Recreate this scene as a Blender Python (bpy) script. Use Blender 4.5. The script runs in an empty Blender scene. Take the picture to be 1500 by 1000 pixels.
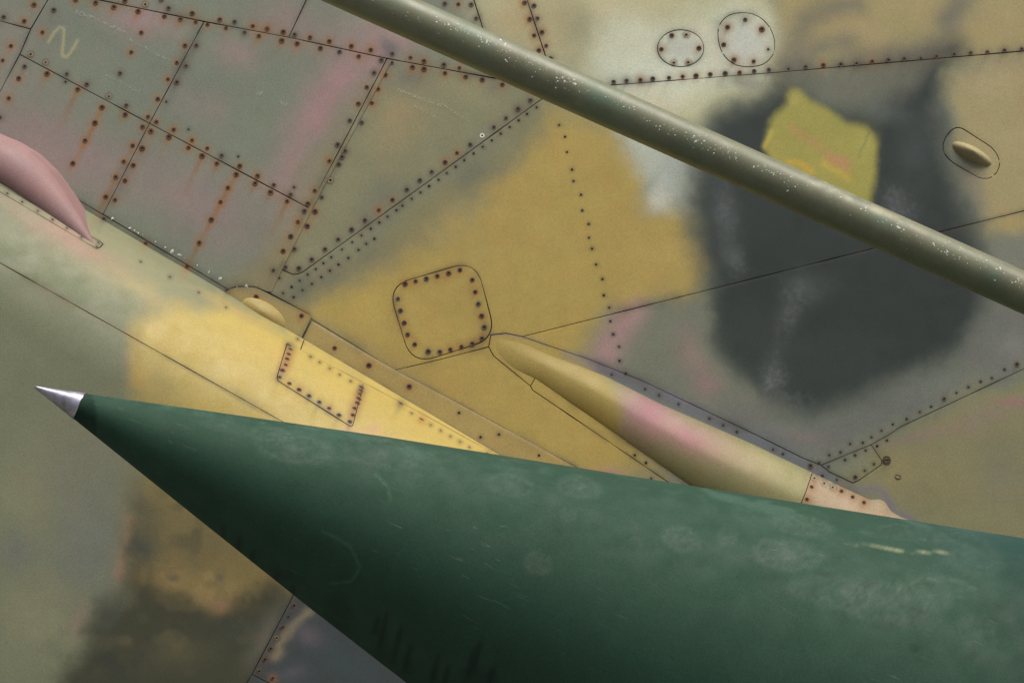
import bpy, math, random
import numpy as np
from mathutils import Vector, Matrix, geometry

random.seed(7); RNG = np.random.default_rng(7)
SC = bpy.context.scene
COL = SC.collection

# ------------------------------------------------------------------ camera, sky, sun, exposure
DIST = 5.0                                    # metres from the lens to the skin of the aircraft
cam_d = bpy.data.cameras.new('camera')
cam_d.sensor_width = 36.0; cam_d.lens = 36.0 * DIST / 1.5
cam_d.clip_start = 0.05; cam_d.clip_end = 500.0
cam = bpy.data.objects.new('camera', cam_d); COL.objects.link(cam)
cam.location = (0, -DIST, 0); cam.rotation_euler = (math.radians(90), 0, 0)
SC.camera = cam

SUN_DIR = Vector((0.18, -0.13, 0.97)).normalized()      # towards the sun
world = bpy.data.worlds.new('World'); SC.world = world; world.use_nodes = True
wn = world.node_tree.nodes; wl = world.node_tree.links
sky = wn.new('ShaderNodeTexSky'); sky.sky_type = 'NISHITA'; sky.sun_disc = False
sky.sun_elevation = math.asin(SUN_DIR.z)
sky.sun_rotation = math.atan2(SUN_DIR.x, SUN_DIR.y)
sky.air_density = 1.0; sky.dust_density = 6.0; sky.ozone_density = 0.6
wn['Background'].inputs['Strength'].default_value = 0.06
wl.new(sky.outputs[0], wn['Background'].inputs['Color'])

sun_d = bpy.data.lights.new('sun', 'SUN'); sun_d.energy = 2.6; sun_d.angle = math.radians(38)
sun_d.color = (1.0, 0.98, 0.91)
sun = bpy.data.objects.new('sun', sun_d); COL.objects.link(sun)
sun.rotation_euler = SUN_DIR.to_track_quat('Z', 'Y').to_euler()

vs = SC.view_settings
vs.view_transform = 'Standard'; vs.look = 'None'; vs.gamma = 1.0; vs.use_curve_mapping = False
vs.exposure = 0.65

# ------------------------------------------------------------------ small helpers
def lin(c):
    c = np.asarray(c, float) / 255.0
    return np.where(c <= 0.04045, c / 12.92, ((c + 0.055) / 1.055) ** 2.4)

def world_xyz(px, py, y):
    """a point of the picture (1 px = 1 mm on the skin) at depth y, in metres"""
    k = (DIST + y) / DIST
    return np.stack([(px - 750.0) / 1000.0 * k, y, (500.0 - py) / 1000.0 * k], -1)

def hash2(ix, iy, seed):
    h = (ix.astype(np.int64) * 374761393 + iy.astype(np.int64) * 668265263 + seed * 1274126177) & 0xffffffff
    h = ((h ^ (h >> 13)) * 1274126177) & 0xffffffff
    h = (h ^ (h >> 16)) & 0xffffffff
    return h / 4294967295.0

def vnoise(x, y, seed):
    ix = np.floor(x); iy = np.floor(y); fx = x - ix; fy = y - iy
    fx = fx * fx * (3 - 2 * fx); fy = fy * fy * (3 - 2 * fy)
    a = hash2(ix, iy, seed); b = hash2(ix + 1, iy, seed); c = hash2(ix, iy + 1, seed); d = hash2(ix + 1, iy + 1, seed)
    return (a * (1 - fx) + b * fx) * (1 - fy) + (c * (1 - fx) + d * fx) * fy

def fbm(x, y, scale, seed, octaves=3):
    v = 0; amp = 1; tot = 0
    for o in range(octaves):
        v = v + amp * (vnoise(x / scale * 2 ** o, y / scale * 2 ** o, seed + 17 * o) - 0.5); tot += amp; amp *= 0.5
    return v / tot * 2.0

def smooth(e0, e1, x):
    t = np.clip((x - e0) / (e1 - e0), 0, 1)
    return t * t * (3 - 2 * t)

def seg_dist(x, y, poly, closed=True):
    P = np.asarray(poly, float); n = len(P)
    best = np.full(x.shape, 1e18)
    for i in range(n if closed else n - 1):
        a = P[i]; b = P[(i + 1) % n]; d = b - a; L = max((d * d).sum(), 1e-9)
        t = np.clip(((x - a[0]) * d[0] + (y - a[1]) * d[1]) / L, 0, 1)
        best = np.minimum(best, (x - a[0] - t * d[0]) ** 2 + (y - a[1] - t * d[1]) ** 2)
    return np.sqrt(best)

def inside(x, y, poly):
    P = np.asarray(poly, float); n = len(P); r = np.zeros(x.shape, bool)
    for i in range(n):
        x1, y1 = P[i]; x2, y2 = P[(i + 1) % n]
        if y1 == y2: continue
        c = ((y1 > y) != (y2 > y)) & (x < (x2 - x1) * (y - y1) / (y2 - y1) + x1)
        r ^= c
    return r

def sdf(x, y, poly):
    return np.where(inside(x, y, poly), 1.0, -1.0) * seg_dist(x, y, poly)

def resample(poly, step, closed=True):
    P = np.asarray(poly, float); out = []
    n = len(P)
    for i in range(n if closed else n - 1):
        a = P[i]; b = P[(i + 1) % n]; k = max(1, int(math.ceil(np.hypot(*(b - a)) / step)))
        for j in range(k): out.append(a + (b - a) * j / k)
    if not closed: out.append(P[-1])
    return np.array(out)

def area2(P):
    return float(np.sum(P[:, 0] * np.roll(P[:, 1], -1) - np.roll(P[:, 0], -1) * P[:, 1]))

def offset(P, d):
    """move a closed outline inwards by d"""
    s = 1.0 if area2(P) > 0 else -1.0
    e = np.roll(P, -1, 0) - P; e /= np.maximum(np.linalg.norm(e, axis=1, keepdims=True), 1e-9)
    nrm = np.stack([-e[:, 1], e[:, 0]], 1) * s
    a = np.roll(nrm, 1, 0); m = a + nrm
    L = np.maximum((m * m).sum(1, keepdims=True), 0.7)
    return P + m * (2.0 * np.reshape(d, (-1, 1)) / L)

def round_poly(pts, r, n=6):
    P = np.asarray(pts, float); out = []
    for i in range(len(P)):
        a = P[i - 1]; b = P[i]; c = P[(i + 1) % len(P)]
        rr = r[i] if hasattr(r, '__len__') else r
        u = (a - b) / np.linalg.norm(a - b); v = (c - b) / np.linalg.norm(c - b)
        for k in range(n + 1):
            t = k / n
            out.append((1 - t) ** 2 * (b + u * rr) + 2 * t * (1 - t) * b + t * t * (b + v * rr))
    return np.array(out)

def ellipse(cx, cy, rx, ry, rot=0, n=40):
    t = np.linspace(0, 2 * math.pi, n, endpoint=False); c, s = math.cos(math.radians(rot)), math.sin(math.radians(rot))
    return np.stack([cx + rx * np.cos(t) * c - ry * np.sin(t) * s, cy + rx * np.cos(t) * s + ry * np.sin(t) * c], 1)

def empty(name, loc):
    o = bpy.data.objects.new(name, None); COL.objects.link(o); o.location = loc; o.empty_display_size = 0.1
    return o

def mesh_obj(name, verts, faces, mats, parent=None, colors=None, smooth_faces=True, mat_idx=None):
    me = bpy.data.meshes.new(name)
    me.from_pydata([tuple(v) for v in verts], [], [tuple(int(i) for i in f) for f in faces])
    for m in (mats if isinstance(mats, (list, tuple)) else [mats]): me.materials.append(m)
    if smooth_faces: me.polygons.foreach_set('use_smooth', np.ones(len(me.polygons), bool))
    if mat_idx is not None: me.polygons.foreach_set('material_index', np.asarray(mat_idx, np.int32))
    if colors is not None:
        at = me.color_attributes.new('paint', 'FLOAT_COLOR', 'POINT')
        c = np.ones((len(verts), 4), np.float32); c[:, :colors.shape[1]] = colors
        at.data.foreach_set('color', c.ravel())
    me.update()
    o = bpy.data.objects.new(name, me); COL.objects.link(o)
    if parent is not None:
        o.parent = parent; o.matrix_parent_inverse = Matrix.Translation(-ROOT_LOC.get(parent.name, Vector((0, 0, 0))))
    return o

ROOT_LOC = {}

# ------------------------------------------------------------------ materials
def new_mat(name):
    m = bpy.data.materials.new(name); m.use_nodes = True
    nt = m.node_tree; b = nt.nodes['Principled BSDF']
    return m, nt, nt.nodes, nt.links, b

def noise_node(nt, vec, scale, detail=4, rough=0.55, dist=0.0):
    n = nt.nodes.new('ShaderNodeTexNoise'); n.inputs['Scale'].default_value = scale
    n.inputs['Detail'].default_value = detail; n.inputs['Roughness'].default_value = rough
    n.inputs['Distortion'].default_value = dist
    nt.links.new(vec, n.inputs['Vector']); return n.outputs['Fac']

def ramp(nt, fac, a, b, lo=0.0, hi=1.0):
    n = nt.nodes.new('ShaderNodeMapRange'); n.inputs['From Min'].default_value = a; n.inputs['From Max'].default_value = b
    n.inputs['To Min'].default_value = lo; n.inputs['To Max'].default_value = hi
    nt.links.new(fac, n.inputs['Value']); return n.outputs[0]

def mixc(nt, fac, a, b, blend='MIX'):
    n = nt.nodes.new('ShaderNodeMix'); n.data_type = 'RGBA'; n.blend_type = blend
    for s, v in ((n.inputs[0], fac), (n.inputs[6], a), (n.inputs[7], b)):
        if hasattr(v, 'is_linked') or isinstance(v, bpy.types.NodeSocket): nt.links.new(v, s)
        elif isinstance(v, (int, float)): s.default_value = v
        else: s.default_value = (*v, 1.0)
    return n.outputs[2]

def math_node(nt, op, a, b=0.0):
    n = nt.nodes.new('ShaderNodeMath'); n.operation = op
    for s, v in ((n.inputs[0], a), (n.inputs[1], b)):
        if isinstance(v, bpy.types.NodeSocket): nt.links.new(v, s)
        else: s.default_value = v
    return n.outputs[0]

def bump(nt, h, strength, dist, bsdf):
    n = nt.nodes.new('ShaderNodeBump'); n.inputs['Strength'].default_value = strength; n.inputs['Distance'].default_value = dist
    nt.links.new(h, n.inputs['Height']); nt.links.new(n.outputs[0], bsdf.inputs['Normal'])

def painted_metal(name, rough=(0.5, 0.7), grain=0.28, specks=True, spec=0.3, scratch=None):
    """sprayed camouflage: the pigment comes from the 'paint' attribute, grain and wear are procedural"""
    m, nt, N, L, b = new_mat(name)
    at = N.new('ShaderNodeAttribute'); at.attribute_name = 'paint'
    tc = N.new('ShaderNodeTexCoord'); vec = tc.outputs['Object']
    col = at.outputs['Color']
    g1 = noise_node(nt, vec, 520, 3, 0.85)            # spray grain
    g2 = noise_node(nt, vec, 38, 5, 0.6)             # mottling of overspray
    g3 = noise_node(nt, vec, 9, 3, 0.6)
    f1 = ramp(nt, g1, 0.25, 0.75, 1 - grain, 1 + grain)
    f2 = ramp(nt, g2, 0.25, 0.75, 0.955, 1.045)
    f3 = ramp(nt, g3, 0.3, 0.7, 0.96, 1.04)
    f = math_node(nt, 'MULTIPLY', math_node(nt, 'MULTIPLY', f1, f2), f3)
    cc = N.new('ShaderNodeCombineColor'); 
    for i in range(3): L.new(f, cc.inputs[i])
    col = mixc(nt, 1.0, col, cc.outputs[0], 'MULTIPLY')
    # faint hue drift of old paint
    h1 = ramp(nt, noise_node(nt, vec, 22, 4, 0.65), 0.5, 0.78, 0, 0.3)
    col = mixc(nt, h1, col, (1.30, .92, .88), 'MULTIPLY')
    h2 = ramp(nt, noise_node(nt, vec, 15, 4, 0.65, 0.3), 0.52, 0.8, 0, 0.45)
    col = mixc(nt, h2, col, (.80, .90, .86), 'MULTIPLY')
    if specks:
        vo = N.new('ShaderNodeTexVoronoi'); vo.inputs['Scale'].default_value = 190; L.new(vec, vo.inputs['Vector'])
        keep = ramp(nt, noise_node(nt, vec, 26, 3), 0.60, 0.72)
        sp = math_node(nt, 'MULTIPLY', ramp(nt, vo.outputs['Distance'], 0.10, 0.16, 1, 0), keep)
        col = mixc(nt, math_node(nt, 'MULTIPLY', sp, 0.45), col, tuple(lin((70, 66, 56))))
    if scratch is not None:                                   # hairline scuffs running roughly lengthwise
        mp = N.new('ShaderNodeMapping'); mp.inputs['Rotation'].default_value = (0, scratch, 0); L.new(vec, mp.inputs['Vector'])
        sc_ = N.new('ShaderNodeVectorMath'); sc_.operation = 'MULTIPLY'; sc_.inputs[1].default_value = (5.0, 120.0, 320.0); L.new(mp.outputs[0], sc_.inputs[0])
        hair = ramp(nt, noise_node(nt, sc_.outputs[0], 1.0, 2, .5, .6), .66, .74, 0, 1)
        hair = math_node(nt, 'MULTIPLY', hair, ramp(nt, noise_node(nt, vec, 6, 4, .6), .45, .65, 0, .28))
        col = mixc(nt, hair, col, tuple(lin((128, 138, 120))))
        vo = N.new('ShaderNodeTexVoronoi'); vo.inputs['Scale'].default_value = 110; L.new(vec, vo.inputs['Vector'])
        sp = math_node(nt, 'MULTIPLY', ramp(nt, vo.outputs['Distance'], .07, .13, 1, 0), ramp(nt, noise_node(nt, vec, 9, 3), .52, .68, 0, .6))
        col = mixc(nt, sp, col, tuple(lin((24, 36, 28))))
    L.new(col, b.inputs['Base Color'])
    r = ramp(nt, noise_node(nt, vec, 30, 4), 0.3, 0.7, rough[0], rough[1]); L.new(r, b.inputs['Roughness'])
    b.inputs['Specular IOR Level'].default_value = spec
    bump(nt, math_node(nt, 'ADD', g1, math_node(nt, 'MULTIPLY', g2, 1.5)), 0.22, 0.0004, b)
    return m

M_SKIN = painted_metal('painted skin')
M_DARK = new_mat('seam primer')[0]
M_DARK.node_tree.nodes['Principled BSDF'].inputs['Base Color'].default_value = (0.042, 0.040, 0.032, 1)
M_DARK.node_tree.nodes['Principled BSDF'].inputs['Roughness'].default_value = 0.95
M_DARK.node_tree.nodes['Principled BSDF'].inputs['Specular IOR Level'].default_value = 0.05

def metal_mat(name, c1, c2, rough=0.55, metallic=0.3):
    m, nt, N, L, b = new_mat(name)
    tc = N.new('ShaderNodeTexCoord')
    oi = N.new('ShaderNodeObjectInfo')
    add = N.new('ShaderNodeVectorMath'); add.operation = 'ADD'; L.new(tc.outputs['Object'], add.inputs[0]); L.new(oi.outputs['Location'], add.inputs[1])
    f = ramp(nt, noise_node(nt, add.outputs[0], 420, 3), 0.35, 0.65)
    f = math_node(nt, 'MULTIPLY', f, ramp(nt, oi.outputs['Random'], 0, 1, 0.5, 1.3))
    L.new(mixc(nt, f, tuple(lin(c1)), tuple(lin(c2))), b.inputs['Base Color'])
    b.inputs['Roughness'].default_value = rough; b.inputs['Metallic'].default_value = metallic
    return m
M_RUST = metal_mat('rusted screw', (54, 42, 32), (96, 70, 46), 0.8, 0.0)
M_GREY = metal_mat('dirty screw', (60, 49, 42), (92, 74, 58), 0.75, 0.0)
M_BRASS = metal_mat('bare screw', (112, 98, 74), (146, 128, 96), 0.55, 0.2)
M_WHITE = metal_mat('pale screw', (205, 205, 190), (225, 222, 208), 0.5, 0.2)
M_HOLE = metal_mat('screw recess', (17, 12, 9), (30, 21, 15), 0.95, 0.0)
M_BLACK = metal_mat('black rivet', (20, 21, 22), (40, 38, 38), 0.7, 0.0)

# ------------------------------------------------------------------ the apron the aircraft stands on (unseen below the frame, added to bounce light onto undersides)
m_gr, nt, N, L, b = new_mat('concrete apron')
tc = N.new('ShaderNodeTexCoord')
L.new(mixc(nt, ramp(nt, noise_node(nt, tc.outputs['Object'], 3.0, 6, .6), .3, .7), (0.11, 0.11, 0.094), (0.16, 0.157, 0.135)), b.inputs['Base Color']); b.inputs['Roughness'].default_value = .9
bump(nt, noise_node(nt, tc.outputs['Object'], 40, 5, .7), .4, .01, b)
gr = mesh_obj('ground', [(-150, -150, -1.7), (150, -150, -1.7), (150, 150, -1.7), (-150, 150, -1.7)], [(0, 1, 2, 3)], m_gr); gr['kind'] = 'structure'

# ------------------------------------------------------------------ the shape of the aircraft's side
LEAN = 0.30                                   # the side leans back, like a fuselage above its widest line
def wall_depth(px, py):
    z = (500.0 - py) / 1000.0
    w = LEAN * z + 0.05 * z * z
    return w + 0.0017 * fbm(px, py, 170.0, 5, 2)              # oil-canning of thin sheet

def wall_normal(px, py):
    e = 4.0
    dx = (wall_depth(px + e, py) - wall_depth(px - e, py)) / (2 * e / 1000)
    dz = (wall_depth(px, py - e) - wall_depth(px, py + e)) / (2 * e / 1000)
    n = np.stack([dx, -np.ones_like(dx), dz], -1)
    return n / np.linalg.norm(n, axis=-1, keepdims=True)

class Wall:
    extra = staticmethod(lambda px, py: 0.0 * px)
    def uv(self, p): return np.asarray(p, float)
    def px(self, uv): return uv
    def pos(self, uv, lift=0.0):
        x, y = uv[:, 0], uv[:, 1]
        n = wall_normal(x, y)
        return world_xyz(x, y, wall_depth(x, y)) + n * np.reshape(lift, (-1, 1)) / 1000.0, n
WALL = Wall()

E0 = np.array([0.0, 233.0]); ED = np.array([740.0, 437.0]); ED = ED / np.linalg.norm(ED); EP = np.array([-ED[1], ED[0]])
TH0 = math.radians(81); TH1 = math.radians(13); R1 = 240.0; US = 14.0          # shoulder slope, flank slope, radius, width of the shoulder in view
TS_ = US / math.cos(TH0); HS_ = US * math.tan(TH0)
T1 = TS_ + R1 * (TH0 - TH1); U1 = US + R1 * (math.sin(TH0) - math.sin(TH1)); H1 = HS_ + R1 * (math.cos(TH1) - math.cos(TH0))
def edge_y(x): return E0[1] + x * ED[1] / ED[0]

class Bulge:
    """rounded lower body: a barrel whose axis runs along the seam"""
    def uv(self, p):
        p = np.asarray(p, float) - E0
        s = p @ ED; u = np.maximum(p @ EP, 0.02)
        th = np.arcsin(np.clip(math.sin(TH0) - (u - US) / R1, -1, 1))
        t = np.where(u <= US, u / math.cos(TH0), np.where(u <= U1, TS_ + R1 * (TH0 - th), T1 + (u - U1) / math.cos(TH1)))
        return np.stack([s, t], -1)
    def _prof(self, t):
        th = np.clip(TH0 - (t - TS_) / R1, TH1, TH0)
        u = np.where(t <= TS_, t * math.cos(TH0), np.where(t <= T1, US + R1 * (math.sin(TH0) - np.sin(th)), U1 + (t - T1) * math.cos(TH1)))
        h = np.where(t <= TS_, t * math.sin(TH0), np.where(t <= T1, HS_ + R1 * (np.cos(th) - math.cos(TH0)), H1 + (t - T1) * math.sin(TH1)))
        return th, u, h
    def px(self, uv):
        th, u, h = self._prof(uv[:, 1])
        return E0 + uv[:, :1] * ED + u[:, None] * EP
    def pos(self, uv, lift=0.0):
        th, u, h = self._prof(uv[:, 1])
        e = E0 + uv[:, :1] * ED; p = e + u[:, None] * EP
        y = LEAN * (500 - e[:, 1]) / 1000 - h / 1000.0 + 0.0008 * fbm(uv[:, 0], uv[:, 1], 160.0, 9, 2)
        n = np.stack([-np.sin(th) * EP[0], -np.cos(th), np.sin(th) * EP[1]], -1)
        return world_xyz(p[:, 0], p[:, 1], y) + n * np.reshape(lift, (-1, 1)) / 1000.0, n
BULGE = Bulge()

class Strip(Wall):
    """flange between the flat side and the barrel"""
    def pos(self, uv, lift=0.0):
        x, y = uv[:, 0], uv[:, 1]
        v = np.clip(1.0 - (edge_y(x) - y) / 44.0, 0, 1.2)        # 0 at the top edge, 1 at the barrel
        n = wall_normal(x, y)
        return world_xyz(x, y, wall_depth(x, y) - (.3 + 2.0 * v) / 1000.0) + n * np.reshape(lift, (-1, 1)) / 1000.0, n
STRIP = Strip()

# ------------------------------------------------------------------ fasteners, read off the picture
K = 3.745
FAST = []            # (px, py, kind)   R strong rust, r rust, d dark, c bare, w pale, s small, b black
def crop(ox, oy, txt):
    for it in txt.split():
        x, y, k = it.split(','); FAST.append((ox + float(x) / K, oy + float(y) / K, k))
crop(0, 0, """187,28,r 20,95,d 133,117,r 295,57,d 233,179,r 60,254,r 15,333,r 168,300,c 250,344,c 135,366,d 103,431,r 258,405,R
367,407,d 360,450,s 48,540,r 427,491,L 476,464,d 597,530,c 560,590,L 521,675,L 467,772,L 400,897,r 693,579,d 687,630,r 812,642,r
858,670,r 782,697,r 828,721,R 728,800,R 780,815,R 678,887,r 731,908,r 635,972,L 686,992,r 0,645,d 415,0,r 525,17,r 625,40,R 685,7,r
758,64,R 797,27,c 902,92,r 925,47,d 990,107,R 1055,76,r 1074,122,r 1138,137,r 1206,110,r 1240,156,r 1287,122,d 1342,179,d 1387,145,r
1420,199,R 1465,162,r 885,0,d 775,181,r 720,288,r 659,403,d 1015,252,r 1077,251,d 970,345,r 1020,363,d 921,436,r 970,453,d 866,545,r
912,560,s 953,712,r 1034,711,b 927,752,R 1054,770,r 1034,811,r 1137,815,r 1109,856,L 1190,898,R 1216,855,d 1307,859,b 1315,912,r
1296,958,L 1413,966,r""")
crop(380, 0, """43,160,r 131,177,r 123,225,R 193,192,d 207,241,R 278,207,r 335,266,r 384,228,r 440,286,d 504,254,r 545,311,r 611,275,r
669,331,d 729,296,d 727,345,d 829,317,r 840,369,R 903,337,r 903,380,R 1012,357,d 1018,402,r 1097,374,r 1132,422,r 1223,438,r 1333,465,r
629,401,d 690,411,r 589,480,r 651,490,r 543,571,r 617,566,r 496,663,d 561,673,d 429,795,d 470,829,d 453,862,d 436,902,d 384,884,r
389,990,c 1487,551,d 1468,626,s 1419,599,d 1422,661,s 1353,648,d 1373,698,s 1286,699,d 1324,734,s 1222,744,w 1275,771,s 1157,794,d
1225,806,s 1084,840,r 1175,843,s 1019,891,r 1124,880,s 945,943,d 880,990,d 1017,22,d 1091,25,r 1162,27,d
1189,102,d 1454,17,r 1484,107,r""")
crop(760, 0, """33,17,r 83,33,d 60,107,r 102,102,d 84,196,r 127,178,r 110,278,r 150,252,r 175,322,d 97,590,s 221,687,s 254,751,s
264,835,s 292,931,s 839,196,d 918,193,c 782,272,r 988,266,r 850,347,c 929,345,c 1145,151,R 1242,110,d 1333,163,R 1124,247,r 1368,272,s
1180,330,R 1288,339,r 520,450,d 591,444,d 667,440,r 735,433,d 824,428,d 899,421,r 972,417,r 1050,409,d 1132,404,d 1211,399,r 1291,391,d
1372,384,d 1479,378,s""")
crop(1100, 0, """300,368,d 397,359,r 494,355,d 579,349,d 665,340,r 754,331,d 841,324,d 932,319,s 1018,311,d 1115,300,d 1205,292,d 1297,287,d
1391,278,d 1486,270,d""")
crop(0, 240, """580,182,L 631,199,r 569,302,d 799,436,r 1028,561,r 1250,694,d 1405,733,r 1250,132,L 1210,210,L 1159,307,L 1093,434,L
1400,108,R 40,163,s 122,209,s 207,259,s 288,306,s 367,353,s 447,403,s 530,455,s 540,432,s 772,537,s 932,621,s 1090,705,s 1240,787,s""")
crop(380, 240, """79,117,d 61,157,R 171,170,d 190,129,b 152,206,L 304,148,r 342,184,d 266,220,r 247,260,d 305,262,R 211,319,r
262,342,r 172,399,r 130,479,r 192,468,d 77,584,d 143,567,d 216,573,d 287,525,d 360,469,d 432,415,d 506,361,d 579,310,d 655,254,r 730,198,r
809,142,d 1077,17,s 1028,52,s 983,88,s 931,123,s 884,157,s 836,192,s 785,230,s 752,254,s 703,290,s 658,322,s 611,356,s 560,393,s 509,430,s
453,470,s 394,512,s 351,545,s 309,577,s 265,607,s 221,640,s 177,675,s 130,709,s 631,411,s 586,439,s 544,472,s 488,516,s 434,552,s 387,586,s
340,621,s 288,658,s 237,693,s 188,731,s 110,627,s 799,659,r 857,644,r 916,631,d 976,616,r 1038,601,r 1100,583,r 1168,637,r 1184,703,r
1201,769,d 1219,835,r 1234,897,d 1221,958,r 760,741,d 774,806,d 794,873,r 813,937,r 231,836,R""")
crop(760, 240, """300,95,b 341,170,s 348,256,b 383,330,b 385,405,b 402,465,s 424,552,s 459,632,s 466,721,s 496,788,s 502,863,s
519,935,b""")
crop(380, 480, """413,115,r 601,210,r 822,326,r 1095,469,s 1213,602,s 1314,587,s 852,92,r 926,131,d 990,133,d 1048,120,r 1108,105,r 1168,89,r
163,97,d 170,118,d 161,146,r 152,172,r 144,205,r 127,235,r 111,272,d 165,307,r 218,341,r 273,375,d 329,409,d 383,443,r 437,480,d 497,516,d
513,480,r 523,443,r 538,413,r 545,389,r 550,365,r 556,345,d 558,326,d 210,62,s 280,160,s 330,190,s 385,224,s 440,258,s 500,294,s
775,415,d 835,468,s 890,502,r 940,532,s 995,563,s 1048,595,s 1100,625,s 1152,655,s 1208,687,s 1255,690,d""")
crop(700, 480, """742,36,s 774,104,b 777,181,s 734,257,b 811,250,s 917,336,b 994,370,b 1101,418,b 1271,497,b 1346,534,b 1421,570,b 861,697,s
922,740,s 951,827,b 1120,863,s 335,702,s""")
crop(1100, 520, """121,517,b 176,541,b 374,590,b 327,607,d 392,661,b 471,683,b 430,548,s 491,532,b 544,486,s 614,480,s 661,450,b 716,414,b
778,379,s 854,350,s 926,312,b 988,282,b 1060,240,d 1127,207,b 1193,176,b 1260,145,b 1322,125,b 1391,79,b 1459,51,d 425,612,b 516,574,b
571,549,b 629,522,b 692,498,s 746,467,s 675,597,b 624,633,b 573,669,d""")
crop(340, 733, "340,577,d 308,636,s 277,695,d 245,752,c 213,812,d 181,872,d 149,935,d 223,976,r")
FAST_F = [(1100 + x / K, 520 + y / K, k) for x, y, k in
          [(348, 674, 'c'), (333, 722, 'r'), (307, 790, 'r'), (402, 702, 'c'), (449, 724, 'c'), (497, 745, 'r'), (558, 777, 'r'), (620, 807, 'r')]]
FA = np.array([(f[0], f[1]) for f in FAST])

# ------------------------------------------------------------------ the sprayed paint (some gradual shading is mixed into its tones), in picture millimetres
STREAK = np.array([-0.42, 0.907])
def P(soft, col, pts, a=1.0, warp=10): return ('P', soft, col, pts, a, warp)
def B(col, cx, cy, rx, ry, rot=0, a=1.0, warp=8): return ('B', (cx, cy, rx, ry, rot), col, None, a, warp)
def N(col, cx, cy, rx, ry, rot=0, a=1.0, sc=7): return ('N', (cx, cy, rx, ry, rot, sc), col, None, a, 8)
def S(col, w, pts, a=1.0, warp=6): return ('S', w, col, pts, a, warp)

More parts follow.
